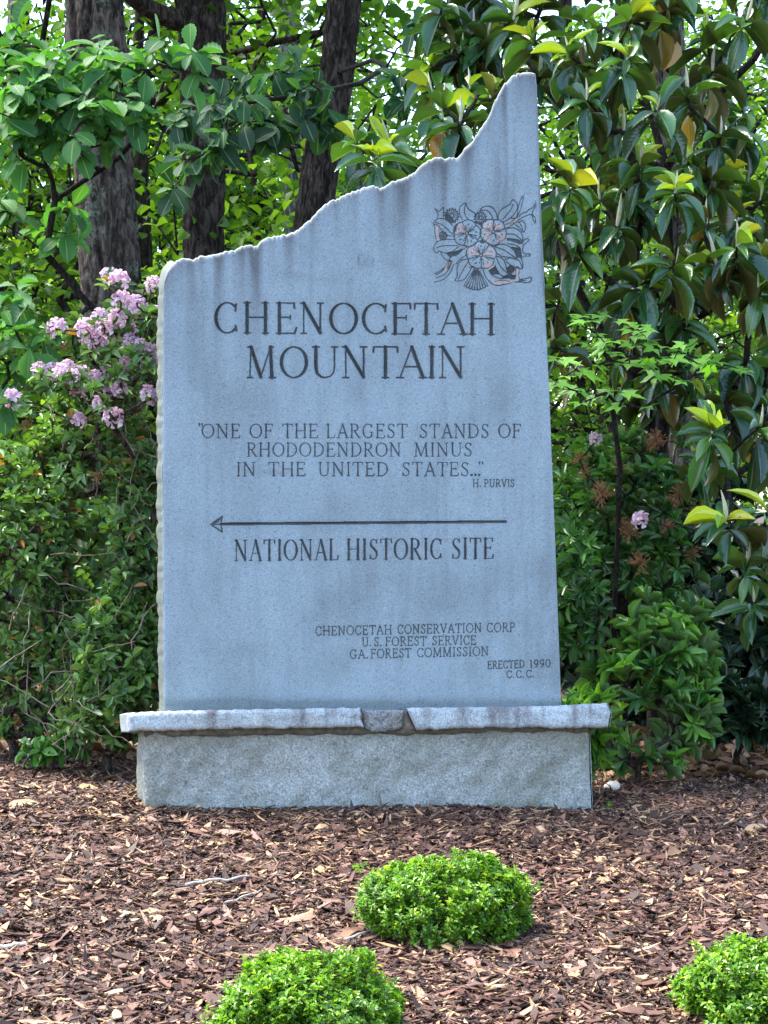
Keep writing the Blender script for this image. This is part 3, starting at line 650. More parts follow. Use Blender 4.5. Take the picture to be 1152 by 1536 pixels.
def base_stain_and_fade(UU, VV, f_, cc):  # lichen patches and soil at the foot; also darker towards the upper edge
    q = np.stack([UU * .03 + VV * .02, VV * .025, UU * 0], -1)
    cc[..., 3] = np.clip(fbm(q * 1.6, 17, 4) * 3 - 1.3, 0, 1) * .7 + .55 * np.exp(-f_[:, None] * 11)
    cc[..., 1] = np.clip(fbm(q * .8 + 9, 19, 3) * 2.2 - .9, 0, 1) * .5
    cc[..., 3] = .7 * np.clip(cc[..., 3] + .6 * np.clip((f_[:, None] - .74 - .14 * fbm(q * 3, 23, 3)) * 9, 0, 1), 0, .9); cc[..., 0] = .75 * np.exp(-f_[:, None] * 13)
ring_c = [(.03, .6, 3), (.07, .5, 11), (.14, .8, 15), (.22, .5, 17), (.33, 0, 14)]
lc = stone('capstone', m_cap, [(191, 1069.6), (241, 1067), (341, 1065), (440, 1063.7), (541, 1062)], [(193, 1098.3), (292, 1095), (391, 1092.7), (457, 1093), (541, 1090.2)], [(0, 0), (1, 0)], [(0, -1), (.35, 1), (.6, 0), (.8, 3), (1, 5)], -.07, .34, ring_c, 101, mon, cap_stain)
lc['label'] = 'longer left capstone of pale grey granite with a broken right end'
rc = stone('capstone', m_cap, [(610, 1062.8), (700, 1061), (822, 1059.6), (911, 1055.4)], [(625, 1095), (686, 1093.6), (743, 1092.4), (878, 1092), (913.5, 1091.6)], [(0, 0), (1, 0)], [(0, 0), (.4, 5), (1, 0)], -.07, .34, [(.03, .6, 1), (.1, .6, 1), (.2, .6, 1), (.33, 0, 1)], 131, mon, cap_stain)
rc['label'] = 'right capstone of pale grey granite with dark run-off stains'
fl = stone('filler_rock', m_stone('dark_rough_stone', (.12, .125, .122), (.36, .365, .355), (.6, .58, .55), .8, .7, .012), [(542, 1064), (575, 1066.5), (605, 1064)], [(549, 1094), (562, 1099), (592, 1097.5), (604, 1092)], [(0, 0), (.6, 0), (1, 0)], [(0, 0), (1, 0)], -.05, .3, [(.03, .5, 1), (.1, .3, 1), (.3, 0, 1)], 151, mon, None, nv=30, step=1.0, reliefm=.045)
fl['label'] = 'rough broken stone wedged between the two capstones'
mo = stone('mortar', m_plain('mortar', (.17, .15, .125), (.3, .27, .23), 60, .9), [(604, 1066), (611, 1065)], [(602, 1093), (624, 1095)], [(0, 0), (1, 0)], [(0, 0), (1, 0)], -.035, .3, [(.03, .3, 1), (.3, 0, 1)], 161, mon, None, nv=12, step=1.5)
stone('base_block', m_rough, [(217.5, 1093), (380, 1090), (550, 1089), (884, 1087)], [(219, 1228), (400, 1232), (600, 1232), (890.5, 1236)], [(0, 2), (.35, -3), (.7, -2), (1, 0)], [(0, 0), (.5, -1), (.8, -1), (1, 0)], -.01, .34,
      [(.02, .8, 3), (.05, .6, 6), (.09, .8, 13), (.16, .6, 15), (.27, 0, 14)], 171, mon, base_stain_and_fade, nv=50, reliefm=.012)
# joint under the cap stones, mud-dark with the overhang's shadow in its colour
stone('joint_and_shadow_strip', m_plain('mud_and_shadow_tone', (.06, .055, .045), (.14, .125, .10), 50, .95), [(216, 1091), (500, 1087), (885, 1085)], [(216, 1106), (380, 1103), (560, 1103), (885, 1099)], [(0, 0), (1, 0)], [(0, 0), (1, 0)], -.022, .28, [(.03, 0, 1), (.25, 0, 1)], 181, mon, None, nv=8, rough=.1)

# ------------------------------------------------------------------ mulch
def m_mulch():
    m, t, b = nodes('bark_mulch'); r, g_, bl_, al = attr(t)
    c = ramp(t, r, [(0, (.015, .006, .0035)), (.25, (.055, .021, .011)), (.48, (.135, .057, .033)), (.66, (.235, .125, .088)), (.82, (.33, .21, .155)), (.9, (.42, .24, .11)), (1, (.54, .37, .20))])
    at = N(t, 'Attribute', attribute_name='lf')
    cmb = N(t, 'CombineXYZ'); t.links.new(mth(t, 'MULTIPLY', g_, 9), cmb.inputs[0]); t.links.new(mth(t, 'MULTIPLY', bl_, 1.2), cmb.inputs[1]); t.links.new(mth(t, 'MULTIPLY', al, 40), cmb.inputs[2])
    gr = noise(t, 2.0, 4, .65, cmb.outputs[0])
    c = mixc(t, mth(t, 'MULTIPLY', ramp(t, gr, [(.35, (1, 1, 1)), (.6, (0, 0, 0))]), .65), c, mixc(t, 1.0, c, (.42, .36, .33), 'MULTIPLY'))
    t.links.new(c, b.inputs['Base Color']); val(b, 'Roughness', .62); val(b, 'Specular IOR Level', .45)
    bump(t, b, gr, .5, .003)
    return m
mulch_m = m_mulch()
def chips(geo, n, xy, L, W, Tn, lift, tilt, colf, g, curl=.12, up=0.0):
    L = np.minimum(L, .105); W = np.minimum(W, .027)
    base = np.array([(-.5, -.28), (0, -.5), (.42, -.22), (.5, .22), (.06, .5), (-.44, .26)])
    top = np.repeat(base[None], n, 0) + g.normal(0, .09, (n, 6, 2))
    x = top[..., 0] * W[:, None]; y = top[..., 1] * L[:, None] * 1.0
    cz = (top[..., 1] ** 2 * 4 - .3) * (curl * g.normal(0, 1, n) * L)[:, None]
    cz2 = np.abs(top[..., 0]) * (g.normal(0, .35, n) * W)[:, None]
    zt = cz + cz2 + Tn[:, None] * .5 * g.uniform(.5, 1.2, (n, 6)); zb = cz + cz2 - Tn[:, None] * .5
    loc = np.concatenate([np.stack([x, y, zt], -1), np.stack([x * .93, y * .96, zb], -1)], 1)
    yaw = g.random(n) * 6.2832; a = np.clip(g.normal(0, tilt, n) + up * (g.random(n) - .5), -.5, .5); b = np.clip(g.normal(0, tilt, n), -.5, .5)
    cy, sy, ca, sa, cb, sb = np.cos(yaw), np.sin(yaw), np.cos(a), np.sin(a), np.cos(b), np.sin(b)
    Rx = np.stack([np.stack([np.ones(n), 0 * a, 0 * a], -1), np.stack([0 * a, ca, -sa], -1), np.stack([0 * a, sa, ca], -1)], 1)
    Ry = np.stack([np.stack([cb, 0 * a, sb], -1), np.stack([0 * a, np.ones(n), 0 * a], -1), np.stack([-sb, 0 * a, cb], -1)], 1)
    Rz = np.stack([np.stack([cy, -sy, 0 * a], -1), np.stack([sy, cy, 0 * a], -1), np.stack([0 * a, 0 * a, np.ones(n)], -1)], 1)
    M = Rz @ Ry @ Rx
    w_ = np.einsum('nij,nkj->nki', M, loc)
    w_[..., 0] += xy[:, 0:1]; w_[..., 1] += xy[:, 1:2]; w_[..., 2] += (gz(xy[:, 0], xy[:, 1]) + lift)[:, None]
    f = np.array([(0, 1, 2, 5), (5, 2, 3, 4)] + [(k, 6 + k, 6 + (k + 1) % 6, (k + 1) % 6) for k in range(6)])
    c = np.zeros((n, 12, 4), np.float32); c[..., 0] = colf[:, None]; c[..., 1] = np.concatenate([base[:, 0]] * 2)[None] + .5; c[..., 2] = np.concatenate([base[:, 1]] * 2)[None] + .5; c[..., 3] = g.random(n)[:, None]
    geo.add(w_, [(f[None] + (np.arange(n) * 12)[:, None, None]).reshape(-1, 4)], c)
def bed(n, y0, y1, g, mrg=.3, wide=1.45):
    n = int(n * 1.2)
    y = g.uniform(y0, y1, n * 2); hw = 576 / F * (y + 6) * wide + mrg; x = g.uniform(-1, 1, n * 2) * 2.5
    k = np.abs(x) < hw; q = np.stack([x[k], y[k]], -1)
    r = q - SP(550, 1200, 0)[None, :2]; tx = np.array([1, TH]) / math.hypot(1, TH)
    along = r @ tx; deep = r @ NIN[:2]
    return q[~((along > -.74) & (along < .72) & (deep > -.005) & (deep < .3))][:n]
g_ = np.random.default_rng(21); geo = Geo()
def chipcol(n, g, k=1.0): return np.clip(np.where(g.random(n) < .10, g.uniform(.86, 1, n), g.beta(1.6, 2.1, n) * .84 * k), 0, 1)
q = bed(30000, -2.7, 1.5, g_); n = len(q)
chips(geo, n, q, g_.uniform(.025, .06, n), g_.uniform(.01, .024, n), g_.uniform(.0015, .004, n), g_.uniform(0, .008, n), .25, chipcol(n, g_, .7), g_)
q = bed(30000, -2.7, 1.2, g_); n = len(q)
chips(geo, n, q, g_.lognormal(-3.0, .45, n), g_.lognormal(-4.05, .42, n), g_.uniform(.0015, .004, n), g_.uniform(.003, .013, n), .2, chipcol(n, g_), g_)
q = bed(21000, -2.7, 1.0, g_); n = len(q)
chips(geo, n, q, g_.lognormal(-2.95, .45, n), g_.lognormal(-5.05, .38, n), g_.uniform(.001, .003, n), g_.uniform(.004, .016, n), .22, np.where(g_.random(n) < .2, g_.uniform(.84, 1, n), chipcol(n, g_)), g_, .08, .4)
q = bed(60000, -2.7, .9, g_); n = len(q)
chips(geo, n, q, g_.uniform(.006, .02, n), g_.uniform(.002, .007, n), g_.uniform(.001, .0025, n), g_.uniform(.006, .017, n), .3, chipcol(n, g_, .8), g_)
tag(geo.build('mulch', mulch_m, smooth=False), 'red brown shredded bark mulch spread over the planting bed', 'mulch', kind='stuff')
# ------------------------------------------------------------------ litter lying on the mulch
m_dry = m_leaf('dry_leaf', [(0, (.12, .055, .03)), (.4, (.26, .13, .07)), (.75, (.42, .26, .15)), (1, (.5, .42, .12))], trans=.15, rough=.6, vein=.2, veins=60)
T_dry = [template([(.12, .35), (.3, .8), (.5, 1), (.7, .8), (.88, .4)], f, c, .02) for f, c in ((.06, .05), (-.12, .1), (.4, -.08))]
def on_ground(u, v):
    Y = 0.0
    for _ in range(30):
        z = float(gz((u - 576) / F * (Y + 6), Y)); d = (1 - z) / ((v - 768) / F); Y = Y * .5 + (d - 6) * .5
    p = P(u, v, Y); p[2] = float(gz(p[0], p[1])); return p
for (u, v, L, W, yaw, ti, col, lab) in (
    (128, 1189, .085, .02, 1.45, 0, .86, 'fallen leaf half tan half green lying left of the stone base'),
    (812, 1294, .055, .017, 1.7, 1, .58, 'small orange brown leaf on the mulch behind the clipped shrub'),
    (524, 1413, .075, .022, 1.0, 0, .62, 'curled tan leaf beside the middle shrub on its left'),
    (1134, 1250, .10, .022, 1.4, 0, .76, 'broad pale tan leaf at the right edge of the mulch'),
    (320, 1333, .05, .02, 1.6, 1, .70, 'humped tan leaf resting across the grey twig'),
    (60, 1103, .12, .035, 1.3, 0, .30, 'large curled brown leaf under the left shrubs'),
    (28, 1115, .11, .035, 1.9, 0, .18, 'dark brown leaf beside the large curled one under the left shrubs'),
    (1112, 1135, .13, .05, .7, 2, .50, 'rusty brown leaf under the dark shrub on the right'),
    (32, 1212, .12, .018, 1.5, 0, .8, 'long straw coloured leaf blade on the mulch at far left'),
    (845, 1396, .075, .016, 1.2, 1, .72, 'narrow tan leaf on the mulch right of the middle shrub'),
    (420, 1255, .05, .018, 1.9, 1, .74, 'pale tan leaf on the mulch in front of the left half of the base'),
    (905, 1330, .06, .02, 1.1, 0, .8, 'straw coloured leaf on open mulch right of the middle shrub'),
    (232, 1385, .055, .02, 1.7, 1, .66, 'light brown leaf on the open mulch at left'),
    (1010, 1290, .05, .018, 1.4, 2, .55, 'small reddish leaf on the mulch at right in front of the green shrub'),
    (720, 1470, .06, .02, 1.0, 0, .7, 'tan leaf near the bottom edge between the front shrubs'),
    (660, 1217, .06, .025, .4, 1, .48, 'brown leaf lying against the foot of the stone base')):
    p = on_ground(u, v) + np.array([0, 0,   .012 + .2 * abs(T_dry[ti][0][:, 2]).max() * L])
    g = Geo(); yd = np.array([[math.sin(yaw), math.cos(yaw), .12]])
    inst(g, T_dry[ti], p[None] - nrm(yd) * L / 2, yd, np.array([[.1, -.7, 1]]), [L], [W], [col])
    o = g.build('fallen_leaf', m_dry); tag(o, lab, 'leaf')
g = np.random.default_rng(23); n = 11000; q = np.stack([g.uniform(-5.5, 5.5, n), .9 + 10 * g.random(n) ** 1.4], -1)
geo = Geo(); a = g.random(n) * 6.28; pz = np.concatenate([q, (gz(q[:, 0], q[:, 1]) + g.uniform(.005, .04, n))[:, None]], 1)
for i_, T in enumerate(T_dry):
    k = np.arange(n) % 3 == i_; L_ = g.uniform(.05, .10, k.sum())
    inst(geo, T, pz[k], np.stack([np.cos(a[k]), np.sin(a[k]), g.normal(0, .18, k.sum())], -1), np.array([0, 0, 1.]) + g.normal(0, .3, (k.sum(), 3)), L_, L_ * .3, g.beta(1.5, 3, k.sum()) * .8)
tag(geo.build('leaf_litter', m_dry), 'brown dead leaves covering the shaded woodland floor behind the shrubs', 'leaf litter', kind='stuff')
m_twig = m_plain('grey_twig', (.2, .18, .16), (.46, .43, .4), 60, .8)
m_pale = m_plain('pale_wood', (.5, .44, .36), (.72, .68, .6), 30, .7)
def twig(u0, v0, u1, v1, r, mat, lab, h=.02, name='twig'):
    a, b = on_ground(u0, v0), on_ground(u1, v1); g = Geo(); n = 9; t = np.linspace(0, 1, n)[:, None]
    p = a + (b - a) * t; p[:, 2] = gz(p[:, 0], p[:, 1]) + h; p += np.random.default_rng(abs(int(u0))).normal(0, .0025, p.shape)
    tube(g, p, r * np.linspace(1, .6, n), 7, cap=True); tag(g.build(name, mat), lab, 'twig')
twig(278, 1338, 378, 1325, .005, m_twig, 'straight grey twig on the mulch left of the middle shrub')
twig(-14, 1436, 37, 1428, .007, m_pale, 'bleached white stick at the left edge of the mulch', name='stick')
twig(520, 1420, 600, 1392, .0035, m_twig, 'thin tan stick leaning by the middle shrub', name='stick')
twig(338, 1366, 392, 1345, .003, m_twig, 'short dark twig below the straight grey one')
twig(178, 1186, 208, 1180, .004, m_twig, 'thin twig against the left end of the stone base')
def rock(u, v, r, lab, mat):
    g = Geo(); n, k = 14, 20; th = np.linspace(.02, np.pi - .02, n)[:, None]; ph = np.linspace(0, 2 * np.pi, k, endpoint=False)[None]
    d = np.stack([np.sin(th) * np.cos(ph), np.sin(th) * np.sin(ph), np.cos(th) + 0 * ph], -1)
    p = on_ground(u, v); rr = r * (.7 + .6 * fbm(d * 1.7 + u, 5, 3)); w_ = d * rr[..., None] * np.array([1.1, .9, .8]) + p + np.array([0, 0, r * .55])
    i = np.arange(n - 1)[:, None]; j = np.arange(k)[None]; j2 = (j + 1) % k
    g.add(w_, [np.stack([i * k + j, (i + 1) * k + j, (i + 1) * k + j2, i * k + j2], -1).reshape(-1, 4)])
    tag(g.build('rock', mat), lab, 'rock')
rock(918, 1187, .028, 'pale knobbly stone right of the base by the green shrub', m_pale)
rock(143, 1298, .011, 'small pale pebble on the mulch at left', m_pale)

# ------------------------------------------------------------------ plants: materials
G1, G2, G3 = (.012, .035, .008), (.03, .085, .016), (.075, .17, .025)
m_rhodo = m_leaf('rhododendron_leaf', [(0, (.03, .08, .024)), (.45, (.11, .235, .055)), (.8, (.23, .40, .085)), (.9, (.34, .50, .10)), (.97, (.38, .17, .03)), (1, (.42, .16, .03))], under=(.12, .17, .08), trans=.3, rough=.38, veins=0)
m_lush = m_leaf('lush_leaf', [(0, (.015, .06, .018)), (.5, (.06, .19, .03)), (1, (.22, .47, .06))], under=(.12, .2, .08), trans=.28, rough=.33, vein=.4)
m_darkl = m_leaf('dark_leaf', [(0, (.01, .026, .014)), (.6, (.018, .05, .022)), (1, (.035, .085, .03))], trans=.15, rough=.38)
m_mag = m_leaf('magnolia_leaf', [(0, (.014, .05, .018)), (.5, (.042, .13, .036)), (.68, (.11, .26, .04)), (.76, (.28, .44, .03)), (.86, (.46, .52, .04)), (.93, (.50, .29, .03)), (1, (.36, .16, .04))], under=(.085, .075, .025), trans=.25, rough=.22, spec=.7, vein=.35, veins=75)
m_oak = m_leaf('oak_leaf', [(0, (.018, .062, .03)), (.5, (.052, .17, .045)), (1, (.09, .26, .05))], under=(.07, .17, .06), trans=.42, rough=.6, spec=.3, vein=.4, veins=70)
m_maple = m_leaf('maple_leaf', [(0, (.09, .26, .035)), (1, (.19, .44, .05))], trans=.45, rough=.5, vein=.3)
m_wood = m_leaf('woodland_leaf', [(0, (.035, .10, .014)), (.5, (.095, .22, .024)), (1, (.21, .37, .036))], trans=.58, rough=.5, vein=0, tcol=(1.35, 1.35, .5))
m_box = m_leaf('boxwood_leaf', [(0, (.05, .14, .014)), (.45, (.13, .29, .022)), (.85, (.27, .48, .035)), (1, (.46, .52, .05))], trans=.35, rough=.35, vein=.15)
m_petal = m_leaf('rhododendron_petal', [(0, (.66, .42, .55)), (.6, (.78, .59, .69)), (1, (.86, .76, .81))], trans=.35, rough=.6, spec=.2, vein=.0, tcol=(1.1, .95, 1.1))
m_seed = m_plain('seed_head', (.14, .055, .025), (.30, .14, .06), 50, .8)
m_bud = m_plain('magnolia_bud', (.36, .33, .2), (.55, .52, .38), 40, .6)
m_stem = m_bark('shrub_stem', (.035, .022, .016), (.10, .07, .055), (.2, .16, .13), None, 3)
m_dkst = m_bark('dark_branch', (.012, .009, .007), (.03, .022, .018), (.06, .05, .042), None, 3)
T_rh = [template([(.3, .75), (.6, 1.0), (.85, .6)], f, c) for f, c in ((.3, .05), (.15, .18), (.45, -.08))]
T_mg = [template([(.1, .3), (.25, .72), (.45, 1.0), (.65, 1.0), (.85, .6)], f, c, .006) for f, c in ((.28, .12), (.2, .25), (.4, .02), (.15, .4))]
T_ok = [template([(.08, .1), (.2, .36), (.3, .52), (.37, .74), (.44, .76), (.51, .96), (.58, .92), (.65, 1.02), (.72, .92), (.78, .92), (.85, .7), (.9, .66), (.96, .3)], f, c, w) for f, c, w in ((.15, .18, .01), (.05, .38, .015), (.28, .1, .01), (.1, -.06, .012))]
T_w = [template([(.35, .9), (.7, .8)], f, c) for f, c in ((.3, .1), (.1, .25))]
T_bx = [template([(.5, 1.0)], f, c) for f, c in ((.35, .05), (.2, .2))]
def maple_t():
    pts = []; lobes = [(-130, .45), (-62, .78), (0, 1.0), (62, .78), (130, .45)]
    for a, r in lobes:
        for da, k in ((-27, .42), (-15, .62), (-9, .66), (0, 1.0), (9, .66), (15, .62)): pts.append((a + da, r * k if k != .42 else .36))
    pts.append((157, .3))
    V = [(0, .0, 0)] + [(math.sin(R(a)) * r, math.cos(R(a)) * r, -.12 * r * r + .05 * abs(math.sin(R(a)))) for a, r in pts]
    f = [(0, i + 1, i) for i in range(1, len(pts))]
    return np.array(V), [np.array(f)], np.array([(0, 0)] + [(1, .5)] * len(pts), float)
T_mp = [maple_t()]
def leaves(geo, Ts, pos, yd, up, L, W, rnd, g):
    n = len(pos); k = g.integers(0, len(Ts), n); L = np.broadcast_to(L, (n,)); W = np.broadcast_to(W, (n,)); rnd = np.broadcast_to(rnd, (n,))
    for i, T in enumerate(Ts):
        s_ = k == i
        inst(geo, T, pos[s_], yd[s_], up[s_], L[s_], W[s_], rnd[s_])
def ell(g, n, c, r, lo=.35, holes=None, hs=2.2):
    """points filling an ellipsoid, denser near its skin, with gaps"""
    out = []
    while len(out) < n:
        d = nrm(g.normal(size=(n * 2, 3))); rad = (lo ** 3 + (1 - lo ** 3) * g.random(n * 2)) ** (1 / 3)
        p = c + d * rad[:, None] * np.asarray(r) * (.85 + .4 * (fbm(d * 1.6 + c, 3, 2) - .3))[:, None]
        if holes is not None: p = p[fbm(p * hs, 13, 2) > holes]
        p = p[p[:, 2] > gz(p[:, 0], p[:, 1]) + .03]
        out += list(p)
    return np.array(out[:n])
UP = np.array([0, 0, 1.])
def shrub(name, label, base, tips, mat, Ts, nl, L, asp, el, stem_m, seed, group=None, rnd=(0, .85), special=.02, r0=.0022, extra=None, stag=.03, upw=.6, cat='shrub'):
    g = np.random.default_rng(seed); root = thing(name, label, cat, base, group)
    wood = Geo(); st = [np.array([base, base + np.array([0, 0, .08])])]
    al = tips if extra is None else np.concatenate([tips, extra])
    dirs = grow(wood, st, al, r0, .42, .02, .025, 3, .1)
    cen_ = tips.mean(0); ax = nrm(dirs[:len(tips)] * .8 + nrm(tips - cen_) * .7 + np.array([0, -.25, 0]) + UP * upw + g.normal(0, .2, (len(tips), 3)))
    pos, yd, up, idx = whorls(tips, ax, nl, el, g, .1, stag)
    m = len(pos); rn = np.clip(np.repeat(g.uniform(rnd[0], rnd[1], len(tips)), nl) * .7 + g.uniform(rnd[0], rnd[1], m) * .3, 0, .94)
    rn = np.where(g.random(m) < special, 1.0, rn)
    fo = Geo(); Ls = L * g.uniform(.65, 1.15, m)
    leaves(fo, Ts, pos, yd, up, Ls, Ls * asp * g.uniform(.85, 1.15, m), rn, g)
    part(fo, 'foliage', mat, root); part(wood, 'branches', stem_m, root)
    return root, dirs[len(tips):]
# flower truss and seed head, shared by all clusters
def truss_mesh():
    g = np.random.default_rng(3); geo = Geo(); T = [template([(.45, .55), (.75, 1.0), (.92, .8)], .25, c) for c in (.25, .45)]
    d = nrm(g.normal(size=(11, 3)) + np.array([0, -.35, .6])); cen = d * g.uniform(.018, .042, 11)[:, None]
    pos, yd, up, idx = whorls(cen, d, 5, (5, 45), g)
    leaves(geo, T, pos, yd, up, .03, .0085, np.repeat(g.random(11), 5), g)
    return geo.mesh('flower_truss', m_petal)
def seed_mesh():
    g = np.random.default_rng(4); geo = Geo(); d = nrm(g.normal(size=(60, 3)) + np.array([0, 0, .4])); L = g.uniform(.012, .04, 60)[:, None]
    sticks(geo, d * .004, d * L, .0007, .0006, 4); sticks(geo, d * L, d * (L + .008) + g.normal(0, .002, d.shape), .0017, .0008, 4)
    return geo.mesh('seed_head', m_seed)
TRUSS, SEED = truss_mesh(), seed_mesh()
def cluster(root, me, name, pts, g, sc_=(.8, 1.2)):
    for p in pts:
        o = bpy.data.objects.new(name, me); COL.objects.link(o); o.parent = root; o.location = Vector(p) - Vector(root.location)
        o.rotation_euler = (g.normal(-.1, .35), g.normal(0, .35), g.random() * 6.28); s_ = g.uniform(*sc_); o.scale = (s_, s_, s_)
def gp(u, Y): p = P(u, 768, Y); p[2] = float(gz(p[0], p[1])); return p

# ------------------------------------------------------------------ rhododendrons left of the stone
g = np.random.default_rng(31)
FL = [(164, 414), (233, 428), (194, 458), (214, 468), (144, 486), (178, 479), (133, 508), (158, 511), (178, 504), (192, 496), (211, 521), (86, 492), (217, 543), (192, 550), (75, 558), (61, 558), (92, 560), (107, 552), (122, 567), (158, 560), (119, 586), (156, 592), (183, 583), (222, 592), (147, 610), (117, 628), (169, 629), (22, 601), (203, 460), (150, 478), (185, 455), (230, 470)]
FL = FL + [(u + 14, v + 7) for u, v in FL[:19:2]] + [(u - 12, v + 5) for u, v in FL[4:22:3]]
flp = np.array([P(u + g.normal(0, 2), v + g.normal(0, 2), g.uniform(.12, .42)) for u, v in FL])
tp = np.concatenate([ell(g, 600, P(165, 800, 1.0), (.36, .5, .72), .3, .5), ell(g, 90, P(170, 520, .85), (.24, .3, .22), .2, .4)])
tp = np.concatenate([tp, ell(g, 260, P(212, 840, .62), (.14, .22, .55), .2, .35), np.array([P(u + g.normal(0, 9), v + abs(g.normal(2, 9)), g.uniform(.1, .6)) for u, v in FL for _ in (0, 1)])])
rt, _ = shrub('rhododendron', 'tall rhododendron with pink flower trusses at the left end of the stone', gp(165, 1.0), tp, m_rhodo, T_rh, 8, .049, .185, (5, 50), m_stem, 41, extra=flp, special=.03)
cluster(rt, TRUSS, 'flower_truss', flp, g, (.5, .85))
sd_ = [P(u, v, .5) for u, v in ((146, 1110 - 0) if False else (135, 575), (97, 520), (230, 545), (40, 640), (215, 720), (145, 715), (65, 555))]
cluster(rt, SEED, 'seed_head', sd_, g, (.5, .8))
tp = ell(g, 640, P(20, 880, .85), (.50, .45, .62), .35, .5)
rt, _ = shrub('rhododendron', 'dense flowerless rhododendron filling the left edge of the photo', gp(20, .85), tp, m_rhodo, T_rh, 8, .049, .185, (5, 50), m_stem, 42, special=.025)
tp = ell(g, 300, P(150, 990, .5), (.27, .25, .33), .15, .5)
shrub('rhododendron', 'low straggly rhododendron with bare twigs right beside the base of the stone', gp(160, .55), tp, m_rhodo, T_rh, 8, .052, .19, (5, 45), m_stem, 43, rnd=(.1, .85), special=.01)
def bare_twigs(root, n, u0, u1, v0, v1, seed):
    g = np.random.default_rng(seed); geo = Geo()
    for _ in range(n):
        p = P(g.uniform(u0, u1), g.uniform(v0, v1), g.uniform(.2, .6)); d = nrm(np.array([g.normal(0, .6), g.normal(-.1, .3), g.normal(.5, .6)])); k = 6; L = g.uniform(.08, .26)
        pts = p + d * np.linspace(-.5, .5, k)[:, None] * L + np.cumsum(g.normal(0, .008, (k, 3)), 0)
        tube(geo, pts, np.linspace(.0024, .0009, k), 5)
    part(geo, 'branches', m_twigs, root)
m_twigs = m_plain('bare_twig', (.09, .06, .042), (.26, .21, .17), 40, .85)
bare_twigs(bpy.data.objects['rhododendron.002'], 55, 5, 235, 900, 1125, 11); bare_twigs(bpy.data.objects['rhododendron'], 22, 70, 240, 560, 900, 12)
tp = ell(g, 16, P(80, 1118, .55), (.14, .06, .05), .2)
shrub('rhododendron_seedling', 'small green sprout on the mulch below the left shrubs', gp(80, .55), tp, m_lush, T_rh, 6, .06, .26, (0, 40), m_stem, 44, rnd=(.3, .8), special=0)
tp = ell(g, 600, P(40, 800, 2.2), (1.1, .5, .85), .3, .45)
shrub('background_shrub', 'dark leafy shrub standing behind the flowering rhododendron', gp(60, 2.2), tp, m_rhodo, T_rh, 7, .075, .3, (5, 50), m_stem, 45, rnd=(0, .6), special=.01)

# ------------------------------------------------------------------ shrubs right of the stone
tp = np.concatenate([ell(g, 95, P(958, 1050, .72), (.30, .26, .36), .25, .54, 5.0), ell(g, 70, P(1000, 960, .8), (.18, .2, .2), .2, .36), ell(g, 40, P(880, 1090, .5), (.1, .1, .14), .2)])
shrub('rhododendron', 'bright green leafy rhododendron spilling over the right end of the base', gp(955, .75), tp, m_lush, T_rh, 8, .092, .135, (15, 65), m_stem, 46, rnd=(.1, 1.25), special=0)
SH = [(977, 668), (899, 736), (1019, 742), (932, 787), (1038, 832), (877, 710), (960, 845), (1000, 790), (985, 660), (905, 745), (1010, 755), (945, 800), (870, 690), (930, 700), (1048, 770)]
sp = np.array([P(u, v, g.uniform(.75, 1.0)) for u, v in SH])
fp = np.array([P(828, 544, 1.0), P(866, 555, 1.0), P(961, 781, .7), P(893, 660, .9)])
tp = np.concatenate([ell(g, 330, P(940, 790, 1.25), (.40, .38, .42), .3, .4), ell(g, 60, P(860, 880, .7), (.12, .2, .3), .3)])
rt, _ = shrub('rhododendron', 'rhododendron with brown dried seed heads right of the stone below the magnolia', gp(940, 1.25), tp, m_lush, T_rh, 8, .07, .16, (0, 50), m_dkst, 47, rnd=(0, .6), special=0, extra=np.concatenate([sp, fp]))
cluster(rt, SEED, 'seed_head', sp, g, (.8, 1.25)); cluster(rt, TRUSS, 'flower_truss', fp, g, (.5, .75))
tp = ell(g, 80, P(1108, 1065, 1.05), (.21, .15, .13), .2)
shrub('dark_shrub', 'small dark narrow leaved shrub low at the right edge', gp(1105, 1.1), tp, m_darkl, T_rh, 9, .10, .14, (10, 65), m_dkst, 48, special=0)
tp = ell(g, 420, P(1010, 930, 2.3), (.75, .4, .7), .3, .42)
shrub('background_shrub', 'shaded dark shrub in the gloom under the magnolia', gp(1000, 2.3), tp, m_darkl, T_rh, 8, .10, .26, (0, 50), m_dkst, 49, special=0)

tp = ell(g, 320, P(1160, 960, 1.9), (.55, .3, .45), .2, .42)
shrub('background_shrub', 'dark shrub at the right edge behind the narrow leaved one', gp(1125, 1.9), tp, m_darkl, T_rh, 8, .10, .2, (0, 50), m_dkst, 52, special=0)
